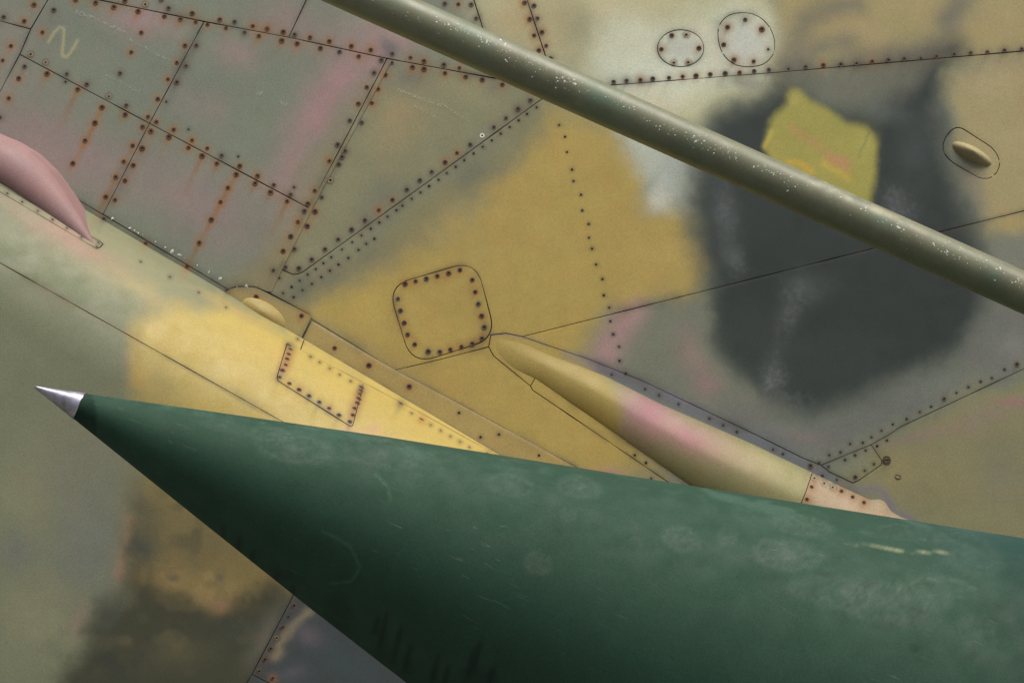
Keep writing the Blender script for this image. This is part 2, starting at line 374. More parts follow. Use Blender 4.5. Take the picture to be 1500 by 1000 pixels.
MUST = (162, 141, 74); OLIVE = (120, 119, 94); GREYG = (112, 118, 102); MAUVE = (135, 116, 114); SLATE = (34, 43, 40)
TAN = (148, 133, 97); CREAM = (172, 166, 138); BLUEG = (92, 98, 94); PINK = (166, 120, 124)
WALL_PAINT = [
    # upper left panels
    B(MAUVE, 60, 210, 130, 60, 25, .8), B(MAUVE, 20, 60, 60, 60, 0, .4), B(MAUVE, 300, 300, 120, 60, 30, .7), B(MAUVE, 150, 240, 110, 40, 28, .4), B(MAUVE, 480, 60, 90, 30, 12, .5), B((104, 110, 100), 240, 120, 110, 60, 30, .6),
    B((150, 124, 123), 205, 30, 60, 26, 12, .8), B((142, 122, 118), 350, 78, 34, 24, 0, .7), B((138, 120, 116), 420, 25, 50, 30, 0, .6),
    B((112, 120, 100), 110, 90, 120, 40, 30, .5), B((134, 121, 116), 300, 160, 60, 30, 30, .4), B((108, 118, 98), 380, 190, 70, 60, 0, .5),
    B((98, 103, 99), 75, 45, 30, 60, 25, .35),
    S((160, 121, 124), 32, [(600, 40), (530, 90), (480, 140), (450, 190), (415, 270)], .48, 12), S((166, 118, 126), 18, [(510, 110), (475, 150), (460, 175)], .35),
    B((146, 126, 122), 560, 40, 70, 30, 0, .6), B((132, 122, 92), 480, 240, 30, 110, 28, .65), B((140, 124, 104), 420, 330, 26, 60, 28, .5),
    P(24, (124, 116, 82), [(455, 310), (330, 420), (400, 440), (440, 400)], .8),
    # triangle and its edge
    P(20, (124, 122, 92), [(575, 95), (800, 130), (450, 395), (415, 390)], .9), B((142, 129, 93), 585, 175, 45, 70, 20, .8), B((134, 128, 94), 690, 130, 70, 30, 20, .5),
    B((96, 101, 94), 600, 115, 30, 22, 0, .7), B((98, 104, 96), 560, 310, 40, 60, 35, .5),
    # mustard field
    P(40, (127, 121, 84), [(820, 140), (700, 230), (560, 330), (430, 420), (440, 450), (560, 400), (760, 250), (860, 180)], .9, 14),
    P(36, MUST, [(800, 165), (900, 180), (945, 250), (950, 300), (995, 300), (1025, 390), (1020, 430), (905, 455), (880, 480), (860, 540), (900, 580), (910, 620), (960, 680),
                 (900, 720), (700, 640), (560, 540), (440, 470), (430, 440), (540, 400), (620, 350), (680, 310), (720, 260), (775, 190)], 1, 14),
    B((150, 128, 72), 620, 560, 120, 30, 28, .6), B((166, 143, 84), 980, 380, 40, 50, 0, .5), B((152, 136, 84), 700, 350, 60, 60, 0, .35),
    S((108, 109, 88), 26, [(780, 180), (730, 235), (690, 262)], .55, 14), S((122, 118, 84), 20, [(690, 262), (610, 330), (560, 375), (490, 420)], .6, 16),
    B((88, 95, 86), 690, 258, 30, 18, -30, .5), B((92, 97, 88), 545, 370, 36, 16, -35, .45), B((86, 92, 80), 440, 425, 40, 26, -25, .8), B((90, 96, 84), 490, 405, 40, 20, -30, .6),
    B((120, 118, 88), 775, 170, 22, 30, 0, .6),
    # pale top centre
    P(34, (174, 172, 136), [(690, -120), (700, 30), (830, 140), (890, 160), (1000, 200), (1140, 110), (1150, 50), (1120, -30), (1080, -120)], 1, 14),
    P(30, (192, 194, 170), [(900, 20), (860, 90), (905, 150), (1010, 150), (1120, 105), (1130, 40), (1080, 5), (980, 30)], .9, 14),
    B((156, 140, 100), 760, 30, 60, 60, 20, .7), B((150, 138, 100), 830, 30, 50, 50, 0, .6), B((130, 128, 104), 855, 45, 34, 40, 0, .45), B((140, 134, 104), 835, 90, 40, 26, 20, .5),
    B((182, 172, 136), 945, 10, 60, 20, 0, .6), B((150, 152, 150), 915, 115, 36, 14, 0, .3),
    P(26, (172, 177, 162), [(900, 180), (945, 165), (1020, 215), (1010, 300), (960, 305), (935, 260)], .95, 12), B((190, 188, 172), 965, 295, 24, 18, 0, .7),
    B((140, 146, 142), 985, 250, 30, 40, 0, .5), B((120, 128, 124), 950, 270, 10, 24, 40, .4),
    # top right
    P(24, (151, 139, 94), [(1125, -120), (1140, 40), (1145, 108), (1300, 96), (1500, 80), (1620, 70), (1620, -120)], 1, 12),
    S((106, 103, 87), 20, [(1250, 8), (1200, 18), (1180, 30), (1168, 60), (1160, 100)], .75), S((108, 104, 88), 18, [(1240, 62), (1200, 72), (1165, 95)], .7),
    S((112, 107, 88), 24, [(1410, 0), (1390, 30), (1390, 60), (1330, 78), (1250, 90)], .75), B((88, 88, 80), 1340, 80, 50, 12, -5, .6), B((92, 92, 86), 1395, 20, 18, 30, 20, .5),
    B((160, 142, 104), 1270, 45, 40, 18, 10, .6), B((158, 139, 98), 1460, 40, 40, 40, 0, .5), B((84, 82, 78), 1395, 72, 26, 10, 0, .7),
    # dark slate
    P(38, SLATE, [(1150, 110), (1090, 150), (1045, 175), (1015, 235), (1005, 290), (1018, 350), (1036, 420), (1032, 470), (1055, 530), (1110, 585), (1180, 610), (1260, 590), (1340, 560), (1430, 510), (1450, 440), (1446, 360),
                  (1412, 290), (1392, 230), (1378, 160), (1390, 110), (1400, 70), (1370, 80), (1300, 122), (1285, 160), (1200, 150), (1180, 118)], 1, 7),
    P(30, (52, 60, 56), [(1040, 430), (1060, 540), (1150, 600), (1300, 585), (1300, 500), (1150, 470)], .35, 10),
    P(28, (98, 97, 82), [(1165, 112), (1300, 100), (1345, 98), (1320, 130), (1290, 150), (1240, 150), (1190, 130)], .9, 10), B((74, 80, 76), 1300, 165, 50, 16, 20, .6),
    B((86, 92, 92), 1060, 320, 22, 60, -10, .5), B((96, 101, 99), 1075, 380, 16, 22, 0, .45), B((90, 94, 92), 1130, 550, 16, 36, 10, .6), B((84, 90, 88), 1185, 420, 34, 26, 0, .45),
    B((88, 94, 92), 1160, 455, 18, 40, 25, .4), B((88, 92, 92), 1310, 300, 26, 24, 0, .5), B((78, 86, 86), 1340, 225, 30, 40, 0, .3), B((96, 94, 90), 1130, 600, 30, 14, 0, .3),
    N((92, 99, 95), 1064, 320, 16, 70, -12, .3, 5), N((98, 104, 100), 1080, 385, 16, 26, 0, .3, 5), N((104, 108, 104), 1130, 550, 16, 34, 12, .5, 4), N((92, 98, 95), 1180, 425, 34, 24, 0, .3, 5), N((86, 93, 90), 1160, 460, 16, 40, 25, .4, 5),
    N((90, 96, 94), 1310, 300, 30, 26, 0, .5, 5), N((84, 90, 88), 1170, 590, 60, 24, 20, .4, 6),
    # right hand tans and greys
    P(24, (151, 139, 98), [(1392, 110), (1500, 80), (1620, 70), (1620, 330), (1500, 350), (1450, 330), (1425, 270), (1400, 200)], 1, 12),
    B((164, 148, 112), 1455, 120, 40, 24, -20, .5), B((128, 118, 100), 1425, 270, 20, 40, -20, .6), B((158, 138, 86), 1490, 325, 50, 16, -8, .6),
    P(26, (116, 118, 104), [(1450, 350), (1620, 345), (1620, 420), (1480, 470), (1460, 420)], 1, 12),
    P(30, (100, 102, 95), [(1455, 430), (1620, 400), (1620, 500), (1500, 540), (1400, 590), (1300, 630), (1210, 670), (1150, 640), (1240, 600), (1400, 545)], .9, 12),
    B((122, 122, 116), 1490, 510, 30, 26, 0, .7),
    P(22, (110, 113, 97), [(905, 465), (1030, 432), (1045, 470), (1035, 500), (1110, 585), (1070, 610), (1000, 580), (920, 550), (905, 510)], 1, 12),
    S((158, 124, 122), 22, [(930, 458), (895, 500), (885, 535)], .75), B((140, 118, 110), 1015, 520, 24, 50, -20, .55), B((142, 114, 112), 1035, 560, 24, 20, 20, .7),
    B((104, 102, 98), 1090, 610, 60, 24, 25, .7), B((128, 112, 108), 1170, 640, 50, 14, 10, .5), B((92, 97, 99), 1130, 640, 60, 20, 24, .6),
    P(28, (126, 122, 88), [(1215, 700), (1300, 645), (1400, 590), (1500, 550), (1620, 500), (1620, 1050), (1340, 900), (1330, 760)], 1, 14),
    B((136, 116, 108), 1440, 615, 60, 16, -20, .45), B((146, 104, 104), 1478, 592, 26, 8, 0, .75), B((130, 112, 102), 1345, 640, 60, 10, -15, .6), B((112, 110, 94), 1470, 690, 50, 60, 0, .5),
    B((140, 128, 84), 1310, 695, 26, 26, 0, .6), B((134, 124, 84), 1380, 700, 60, 40, 0, .4), B((116, 115, 97), 1430, 560, 40, 20, -20, .4),
    # bluish worn lip along the long fairing
    S((98, 101, 106), 11, [(880, 540), (950, 570), (1030, 605), (1100, 642), (1180, 682), (1250, 722)], .85, 3), S((112, 100, 116), 4, [(850, 521), (900, 542), (940, 558), (1030, 600)], .5, 2),
    S((116, 108, 116), 6, [(1265, 716), (1290, 718), (1300, 728), (1308, 748), (1340, 765)], .75, 4), S((124, 116, 116), 8, [(830, 520), (880, 536)], .5, 3),
    S((110, 104, 116), 3, [(718, 490), (740, 488), (765, 493), (800, 506)], .4, 2),
    B((156, 120, 116), 905, 695, 30, 12, 20, .8), B((140, 130, 92), 960, 700, 40, 20, 25, .7),
    # yellow repair patch
    P(8, (147, 141, 68), [(1160, 130), (1172, 131), (1186, 146), (1208, 158), (1238, 178), (1268, 187), (1282, 208), (1285, 235), (1278, 270), (1272, 300), (1150, 260), (1118, 218), (1121, 205), (1126, 178), (1134, 166), (1152, 150)], 1, 4),
    S((172, 160, 72), 4, [(1120, 214), (1130, 192)], .8, 1), B((170, 156, 84), 1165, 142, 12, 14, 0, .5), B((160, 156, 80), 1264, 210, 16, 24, 0, .5),
    S((168, 128, 84), 7, [(1160, 187), (1190, 208), (1215, 230), (1235, 240)], .5, 3), P(7, (168, 126, 82), [(1206, 228), (1222, 226), (1240, 230), (1246, 242), (1242, 254), (1215, 240)], .85, 3),
    S((184, 156, 62), 6, [(1205, 240), (1225, 250), (1240, 262)], .6, 3), S((196, 154, 52), 6, [(1155, 236), (1172, 240), (1188, 252)], .55, 3),
    S((120, 118, 64), 1.6, [(1273, 194), (1257, 230)], .7, 1),
    # yellow chalk mark
    S((152, 148, 112), 2.4, [(71, 62), (79, 48), (87, 40.5), (93, 43), (93, 55), (91, 72), (91, 82), (97, 84), (103, 78), (109, 68), (114, 59)], .85, .8),
    B((196, 200, 182), 955, 105, 80, 30, -5, .6),
    # slow drifts around covers
    B((170, 172, 166), 997, 70, 36, 28, 0, .7, 3), B((176, 178, 172), 1092, 62, 42, 40, 0, .8, 3), B((84, 88, 88), 1090, 115, 26, 14, 0, .55), B((88, 90, 92), 1055, 120, 12, 18, 0, .3),
    B((86, 88, 90), 568, 70, 16, 14, 0, .7), B((84, 84, 84), 725, 130, 18, 10, 0, .4),
]
BULGE_PAINT = [B((120, 122, 96), 60, 600, 200, 300, 0, .5), 
    B((132, 128, 96), 160, 385, 130, 50, 28, .8), B((152, 122, 108), 100, 350, 90, 18, 29, .85), B((140, 130, 108), 30, 300, 50, 20, 28, .5), B((126, 126, 96), 230, 400, 100, 20, 28, .6),
    B((108, 112, 82), 40, 370, 60, 26, 28, .6), B((104, 110, 80), 100, 420, 110, 22, 28, .6), B((150, 138, 92), 210, 425, 60, 14, 28, .6), B((106, 112, 84), 60, 470, 90, 40, 25, .6),
    P(23, (166, 146, 78), [(196, 492), (206, 470), (226, 455), (252, 450), (290, 458), (330, 447), (380, 460), (700, 620), (900, 760), (900, 1300), (440, 870), (330, 870), (235, 800), (222, 720), (205, 620), (193, 540)], 1, 9), B((122, 108, 66), 300, 740, 110, 90, 30, .75),
    B((132, 122, 80), 235, 580, 40, 60, 0, .5), S((170, 140, 66), 12, [(192, 500), (200, 560)], .5), B((158, 138, 88), 330, 445, 60, 8, 28, .6),
    B((108, 110, 88), 90, 560, 100, 70, 0, .5), B((112, 108, 94), 110, 680, 60, 60, 0, .5), B((104, 108, 104), 130, 800, 70, 110, 15, .55), B((130, 126, 98), 40, 730, 40, 70, 0, .4),
    B((128, 126, 96), 60, 900, 60, 60, 0, .6), B((100, 104, 104), 20, 810, 30, 30, 0, .5), S((150, 120, 100), 9, [(190, 760), (188, 800), (175, 840)], .7), B((132, 112, 98), 115, 910, 14, 30, 20, .6),
    P(34, (112, 99, 60), [(205, 690), (320, 690), (420, 720), (560, 860), (460, 960), (200, 900), (190, 760)], .85, 14), S((80, 78, 58), 16, [(205, 740), (200, 800), (182, 860), (140, 920)], .6),
    P(24, (53, 54, 37), [(200, 780), (196, 830), (180, 880), (140, 920), (110, 960), (85, 1010), (60, 1133), (400, 1133), (440, 900), (400, 850), (340, 880), (300, 885), (240, 860), (215, 800)], .95, 14),
    B((104, 94, 58), 330, 760, 90, 50, 35, .5), B((82, 80, 58), 225, 770, 26, 40, 10, .6), B((84, 82, 60), 270, 800, 26, 16, 30, .5), B((128, 110, 66), 270, 850, 64, 20, 12, .95), B((136, 108, 76), 315, 882, 26, 14, 15, .8), B((104, 94, 64), 300, 800, 70, 40, 20, .5), B((62, 66, 60), 205, 800, 20, 24, 0, .6),
    B((56, 60, 50), 345, 920, 56, 26, 0, .8), N((96, 90, 60), 250, 930, 120, 60, 0, .6, 26), N((44, 48, 42), 180, 950, 90, 60, 20, .6, 22), N((70, 68, 50), 300, 770, 110, 60, 20, .6, 24), N((150, 128, 80), 290, 850, 80, 30, 12, .5, 14), B((88, 84, 58), 260, 960, 60, 24, 0, .6), B((58, 62, 54), 160, 900, 22, 30, 20, .6), B((96, 94, 80), 390, 930, 18, 60, 28, .7), B((58, 60, 62), 252, 842, 10, 8, 0, .5), B((62, 64, 70), 320, 848, 9, 9, 0, .5),
    P(9, (58, 65, 66), [(440, 850), (365, 1000), (300, 1133), (900, 1300), (900, 890), (530, 682)], 1, 4), S((128, 116, 92), 7, [(455, 890), (425, 925), (400, 960)], .8), B((100, 90, 98), 455, 930, 26, 16, 30, .7),
    B((56, 68, 70), 510, 970, 60, 30, 30, .8), B((70, 70, 72), 432, 890, 12, 10, 0, .8), B((88, 86, 94), 430, 985, 20, 14, 0, .6),
    B((176, 138, 108), 530, 636, 40, 8, 12, .55), B((172, 140, 100), 620, 655, 80, 8, 10, .5), B((180, 130, 120), 545, 625, 12, 10, 0, .4), B((130, 100, 60), 511, 632, 3, 12, 0, .5, 1),
    S((118, 100, 58), 2.0, [(0, 387), (200, 499), (410, 617)], .5, 1),
]
FAIR_PAINT = [
    B((158, 113, 117), 950, 600, 46, 50, 25, 1), B((160, 114, 116), 1010, 638, 60, 26, 28, .9), B((150, 120, 124), 910, 610, 20, 40, 20, .5), B((166, 140, 116), 1090, 672, 60, 20, 28, .5),
    P(14, (154, 135, 74), [(700, 400), (880, 540), (900, 575), (915, 605), (900, 640), (880, 680), (640, 700)], 1, 5),
    P(4, (156, 134, 108), [(1189, 670), (1172, 760), (1360, 800), (1340, 740)], .9, 3), B((150, 143, 104), 1240, 712, 70, 8, 27, .7), B((132, 128, 100), 960, 570, 60, 10, 27, .6), B((160, 150, 100), 1130, 680, 50, 14, 27, .6),
]
HUMP_PAINT = [B((142, 110, 108), 80, 260, 160, 120, 0, .9), B((136, 110, 106), 120, 330, 60, 30, 40, .6)]

def paint_at(px, py, layers, base, stains=True, fine=1.0):
    x = px.astype(float); y = py.astype(float)
    col = np.tile(lin(base), (len(x), 1))
    wx = fbm(x, y, 46, 21, 3); wy = fbm(x, y, 46, 77, 3)
    tx = fbm(x, y, 11, 31, 2); ty = fbm(x, y, 11, 83, 2)
    jr = np.random.default_rng(len(x)); jx = jr.normal(size=len(x)); jy = jr.normal(size=len(x))
    for kind, q, c, pts, a, warp in layers:
        X = x + wx * warp * 1.2 + tx * warp * .35; Y = y + wy * warp * 1.2 + ty * warp * .35
        if kind == 'P':
            sd = sdf(X, Y, pts) + jx * min(q, 26) * .035; al = smooth(-q, q, sd)
        elif kind in 'BN':
            cx, cy, rx, ry, rot = q[:5]; cr, sr = math.cos(math.radians(rot)), math.sin(math.radians(rot))
            u = ((X - cx) * cr + (Y - cy) * sr) / rx; v = (-(X - cx) * sr + (Y - cy) * cr) / ry
            al = np.exp(-(u * u + v * v) * 1.3)
            if kind == 'N': al = al * smooth(-.05, .55, fbm(x, y, q[5], 91, 2) + .5 * fbm(x, y, 40, 92, 2))
        else:
            al = np.exp(-(seg_dist(X, Y, pts, False) / q) ** 2)
        al = (al * a)[:, None]
        col = col * (1 - al) + lin(c) * al
    if stains:
        rr = np.random.default_rng(3)
        for fx, fy, k in FAST + FAST_F:
            r1, r2, r3 = rr.random(3)
            m = (np.abs(x - fx) < 60) & (np.abs(y - fy) < 60)
            if not m.any() or k == 'w': continue
            dx = x[m] - fx; dy = y[m] - fy; d = np.hypot(dx, dy)
            al = dx * STREAK[0] + dy * STREAK[1]; ac = np.abs(dx * STREAK[1] - dy * STREAK[0])
            cc = col[m]
            if k in 'LRr':
                L = 24 + 20 * r1 if k == 'L' else (9 + 9 * r1) if k == 'R' else (6 + 7 * r1); s = .8 if k == 'L' else .65 if k == 'R' else .2 + .35 * r2
                wv = 2.2 + .07 * np.clip(al, 0, 60)
                st = np.exp(-(ac / wv) ** 2) * np.where(al > 0, np.exp(-(al / L) ** 1.5), np.exp(-(al / 5) ** 2)) * s
                cc = cc * (1 - st[:, None]) + lin((136, 92, 46)) * st[:, None] * (0.8 + .4 * r3)
                h = np.exp(-(d / 8.0) ** 2) * (.75 if k in 'LR' else .45 + .35 * r3)
                cc = cc * (1 - h[:, None]) + lin((134, 92, 48)) * h[:, None]
            if k in 'd':
                h = np.exp(-(d / (5.2 + 3 * r1)) ** 2) * (.36 + .3 * r2)
                cc = cc * (1 - h[:, None]) + lin((80, 61, 48)) * h[:, None]
                st = np.exp(-(ac / 3.0) ** 2) * np.where(al > 0, np.exp(-(al / (8 + 18 * r3)) ** 1.5), 0) * .28
                cc = cc * (1 - st[:, None]) + lin((72, 66, 56)) * st[:, None]
            if k in 'sb':
                h = np.exp(-(d / (3.0 + 1.6 * r1)) ** 2) * .6
                cc = cc * (1 - h[:, None]) + lin((70, 58, 48)) * h[:, None]
            if k == 'c':
                h = np.exp(-((d - 5.0) / 1.4) ** 2) * .6
                cc = cc * (1 - h[:, None]) + lin((84, 70, 52)) * h[:, None]
            col[m] = cc
    return col

# ------------------------------------------------------------------ sheet-metal pieces
FUSE = empty('aircraft_fuselage', (0, 0, -0.5)); ROOT_LOC[FUSE.name] = Vector((0, 0, -0.5))
FUSE['label'] = 'camouflaged aircraft side with riveted panels, rusty screws and rounded lower body'; FUSE['category'] = 'aircraft'
PANELS = []

def hexgrid(lo, hi, step):
    nx = int((hi[0] - lo[0]) / step) + 2; ny = int((hi[1] - lo[1]) / (step * .866)) + 2
    j, i = np.mgrid[0:ny, 0:nx]
    g = np.stack([lo[0] + (i + .5 * (j & 1)) * step, lo[1] + j * step * .866], -1).reshape(-1, 2)
    return g + RNG.uniform(-.18, .18, g.shape) * step

REF_RINGS = [(0, 1), (2.4, 6), (4.6, 9), (7.2, 11), (10.5, 11)]
def refine_points():
    out = []
    for fx, fy, k in FAST:
        for r, n in REF_RINGS:
            if k in 'sb' and r > 8: continue
            a0 = random.random()
            for i in range(n): out.append((fx + r * math.cos((i + a0) / n * 6.2832), fy + r * math.sin((i + a0) / n * 6.2832)))
        if k in 'LRr':
            for q in range(4, 13 if k == 'L' else 8):
                for w in (-4.5, -1.6, 1.6, 4.5):
                    out.append((fx + STREAK[0] * q * 3.2 + STREAK[1] * w, fy + STREAK[1] * q * 3.2 - STREAK[0] * w))
    for pts in ([(71, 62), (79, 48), (87, 40.5), (93, 43), (93, 55), (91, 72), (91, 82), (97, 84), (103, 78), (109, 68), (114, 59)],):
        for p in resample(pts, 1.6, False):
            for a in np.arange(-5, 5.1, 1.6): out.append((p[0] + a, p[1] + .3 * a))
    return np.array(out)
REFINE = refine_points()

def sheet(name, surf, outline, layers, base, parent=FUSE, holes=(), step=3.2, gap=0.62, proud=0.0, thick=2.6, bshift=None, mat=None, dens=6.0, register=True, lip=0.1):
    """one piece of skin: outline in picture mm, cut back by half a seam, triangulated, with real edges"""
    loops = []
    for pl in [outline] + list(holes):
        uvp = surf.uv(resample(pl, dens)) if not hasattr(surf, 'direct') else resample(pl, dens)
        loops.append(uvp)
    gv = lambda l: gap * (1 + .55 * fbm(l[:, 0], l[:, 1], 38, 15, 2))
    out = offset(loops[0], gv(loops[0])); hol = [offset(h, -gv(h)) for h in loops[1:]]
    lo = out.min(0); hi = out.max(0)
    pts = hexgrid(lo, hi, step)
    rp = surf.uv(REFINE); rp = rp[(rp[:, 0] > lo[0]) & (rp[:, 0] < hi[0]) & (rp[:, 1] > lo[1]) & (rp[:, 1] < hi[1])]
    if len(rp):
        rp = rp[inside(rp[:, 0], rp[:, 1], out)]
    if len(rp):
        key = set(); keep = []
        for i, p in enumerate(rp):
            k = (int(p[0] / 1.3), int(p[1] / 1.3))
            if k not in key: key.add(k); keep.append(i)
        rp = rp[keep]
    pts = np.concatenate([pts, rp]) if len(rp) else pts
    ok = inside(pts[:, 0], pts[:, 1], out)
    for h in hol: ok &= ~inside(pts[:, 0], pts[:, 1], h)
    pts = pts[ok]
    d = seg_dist(pts[:, 0], pts[:, 1], out)
    for h in hol: d = np.minimum(d, seg_dist(pts[:, 0], pts[:, 1], h))
    pts = pts[d > 1.1]
    bnd = np.concatenate([out] + hol); edges = []; o = 0
    for l in [out] + hol:
        n = len(l); edges += [(o + i, o + (i + 1) % n) for i in range(n)]; o += n
    allp = np.concatenate([bnd, pts])
    v2, e2, f2, *_ = geometry.delaunay_2d_cdt([Vector(p) for p in allp.tolist()], edges, [], 0, 1e-5)
    V = np.array([(p[0], p[1]) for p in v2]); F = np.array([f for f in f2 if len(f) == 3])
    cen = V[F].mean(1); okf = inside(cen[:, 0], cen[:, 1], out)
    for h in hol: okf &= ~inside(cen[:, 0], cen[:, 1], h)
    F = F[okf]
    nb = len(bnd)
    dd = np.zeros(len(V)); dd[:min(nb, len(V))] = -lip
    pos, nrm = surf.pos(V, proud + dd)
    # make all faces look out of the skin
    a = pos[F[:, 1]] - pos[F[:, 0]]; b = pos[F[:, 2]] - pos[F[:, 0]]
    flip = (np.cross(a, b) * nrm[F[:, 0]]).sum(1) < 0
    F[flip] = F[flip][:, ::-1]
    pp = surf.px(V)
    col = paint_at(pp[:, 0], pp[:, 1], layers, base)
    dv = seg_dist(V[:, 0], V[:, 1], out)
    for h in hol: dv = np.minimum(dv, seg_dist(V[:, 0], V[:, 1], h))
    grime = np.exp(-(dv / 3.2) ** 1.5) * .40 * smooth(-.35, .5, fbm(V[:, 0], V[:, 1], 30, 55, 3)) + np.exp(-(dv / 11) ** 2) * .28 * smooth(0, .6, fbm(V[:, 0], V[:, 1], 70, 56, 3))
    col = col * (1 - grime[:, None]) + lin((58, 54, 44)) * grime[:, None]
    verts = [pos]; cols = [col]; faces = F.tolist(); base_i = len(V); o = 0
    for l in [out] + hol:
        n = len(l)
        p0, n0 = surf.pos(l, proud - lip); p1, _ = surf.pos(l, proud - thick)
        verts += [p0, p1]; c0 = np.tile(lin((46, 44, 38)), (n, 1)); cols += [c0, c0 * .5]
        for i in range(n):
            j = (i + 1) % n
            faces.append((base_i + i, base_i + j, base_i + n + j, base_i + n + i))
        base_i += 2 * n
    ob = mesh_obj(name, np.concatenate(verts), faces, [mat or M_SKIN, M_DARK], parent, np.concatenate(cols), mat_idx=[0] * len(F) + [1] * (len(faces) - len(F)))
    if register: PANELS.append((ob, surf, np.asarray(outline, float), [np.asarray(h, float) for h in holes], proud))
    return ob

gA = (78, -13.5)
SQUARE = round_poly([(568, 419), (697, 381), (727, 495), (603, 534)], [34, 36, 34, 36], 8)
COVER_A = np.concatenate([ellipse(997, 71, 34, 27, 0, 44)])
COVER_B = round_poly([(1058, 20), (1114, 18), (1139, 60), (1128, 97), (1070, 99), (1047, 58)], [26, 28, 22, 26, 26, 26], 6)
OVAL = round_poly([(1377, 212), (1400, 182), (1462, 222), (1466, 250), (1444, 266), (1386, 233)], [18, 16, 18, 16, 16, 18], 6)
PLATE_R = [(1203, 681), (1276, 651), (1291, 673), (1291.5, 680), (1257, 704), (1249, 707), (1215, 691)]
B_LINE = [(815, 132), (895, 125), (1130, 107), (1500, 75), (1620, 65)]

WP = [
    ('skin_panel', [(-120, -120), (135, -120), gA, (45, 43), (0, 31), (-120, 0)], ()),
    ('skin_panel', [(-120, 0), (0, 31), (45, 43), (29, 80), (-36, 202), (-120, 152)], ()),
    ('skin_panel', [gA, (135, -120), (506, -120), (449, 0), (423, 55), (299, 32), (144, 0)], ()),
    ('skin_panel', [(423, 55), (449, 0), (506, -120), (654, -120), (694, 0), (731, 116), (567, 86)], ()),
    ('skin_panel', [(731, 116), (694, 0), (654, -120), (732, -120), (772, 0), (800, 85), (815, 132)], ()),
    ('skin_panel', [(815, 132), (800, 85), (772, 0), (732, -120), (1620, -120)] + B_LINE[:0:-1], (COVER_A, COVER_B)),
    ('skin_panel', [gA, (144, 0), (299, 32), (219, 181), (29, 80), (45, 43)], ()),
    ('skin_panel', [(299, 32), (423, 55), (567, 86), (453, 305), (219, 181)], ()),
    ('skin_panel', [(29, 80), (219, 181), (151, 314), (128, 301), (-36, 202)], ()),
    ('skin_panel', [(219, 181), (453, 305), (411, 394), (393, 428), (373, 420), (345, 420), (334, 424), (151, 314)], ()),
    ('skin_panel', [(567, 86), (731, 116), (815, 132), (787, 150), (626, 267), (462, 385), (444, 398), (437, 401), (429, 402), (411, 394), (453, 305)], ()),
    ('skin_panel', [(411, 394), (429, 402), (437, 401), (444, 398), (462, 385), (626, 267), (787, 150)] + B_LINE +
        [(1620, 276), (1500, 309), (1275, 365), (765, 493), (741, 488), (719, 490.5), (716, 508), (640, 527.5), (578, 542), (456, 467), (452, 460), (393, 428)], (SQUARE, OVAL)),
    ('skin_panel', [(578, 542), (640, 527.5), (716, 508), (723, 521), (777, 565), (780, 571), (982, 708), (1300, 925), (847, 686), (674, 592)], ()),
    ('edge_strip', [(780, 571), (777, 565), (784, 553), (1014, 712), (1300, 910), (1300, 925), (982, 708)], ()),
    ('skin_panel', [(765, 493), (1275, 365), (1500, 309), (1620, 276), (1620, 487), (1500, 540), (1319, 625), (1303, 636), (1276, 651), (1203, 681), (1177, 671), (1100, 633), (940, 557), (860, 525), (800, 505)], ()),
    ('skin_panel', [(719, 490.5), (741, 488), (765, 493), (800, 505), (860, 525), (940, 557), (1100, 633), (1177, 671), (1203, 681), (1215, 691), (1249, 707), (1257, 704), (1291.5, 680), (1291, 673), (1276, 651),
        (1303, 636), (1319, 625), (1500, 540), (1620, 487), (1620, 1050), (1300, 910), (1014, 712), (784, 553), (777, 565), (723, 521), (716, 508)], ()),
]
for i, (nm, pl, hs) in enumerate(WP):
    sheet(nm, WALL, pl, WALL_PAINT, GREYG, holes=hs, proud=0.0 + 0.5 * ((i * 37) % 5) / 5.0, gap=0.62 if i not in (14, 15) else .42)
sheet('access_panel', WALL, SQUARE, WALL_PAINT, GREYG, proud=.5, gap=.62, dens=3)['label'] = 'square access panel with rounded corners ringed by rusty screws'
sheet('access_panel', WALL, COVER_A, WALL_PAINT, GREYG, proud=.4, gap=.7, dens=3)['label'] = 'smaller pale oval cover'
sheet('access_panel', WALL, COVER_B, WALL_PAINT, GREYG, proud=.4, gap=.7, dens=3)['label'] = 'larger pale rounded cover'
sheet('access_panel', WALL, OVAL, WALL_PAINT, GREYG, proud=.2, gap=.5, dens=3)['label'] = 'oval plate under a small blister'
sheet('access_panel', WALL, PLATE_R, WALL_PAINT, GREYG, proud=.5, gap=.62, dens=3)['label'] = 'small kite-shaped plate'

# flange strip along the barrel, and the painted channel it lies in
sheet('flange_base', WALL, [(-120, 154), (128, 302), (334, 425), (345, 421), (373, 421), (452, 461), (457, 468), (578, 543), (674, 593), (1300, 927), (1300, edge_y(1300) + 4), (-120, edge_y(-120) + 4)], [], (104, 106, 88), proud=-.35, thick=.2, gap=-1.0, step=5)
ED_ = lambda x, d=0.0: (x, edge_y(x) + d)
sheet('doubler_plate', STRIP, round_poly([(334, 425), (346, 420.5), (374, 420.5), (458, 463), ED_(441, 4), ED_(326, 6)], [3, 8, 10, 8, 1, 1], 5), WALL_PAINT + [P(14, (142, 126, 74), [(330, 410), (470, 460), (440, 530), (320, 450)], .9, 4)], GREYG, gap=.4, proud=2.0, thick=5, dens=4)
sheet('flange_strip', STRIP, [(457.5, 470), (578, 542), (674, 592), (847, 686), (1300, 926), ED_(1300, 4), ED_(443, 4)], WALL_PAINT + [P(10, (150, 130, 74), [(440, 450), (900, 690), (900, 760), (430, 505)], .9, 4), S((168, 152, 120), 2.0, [(460, 474), (578, 543.5), (674, 593.5), (847, 687.5), (1000, 770)], .6, 1)], GREYG, gap=.35, proud=3.0, thick=6)

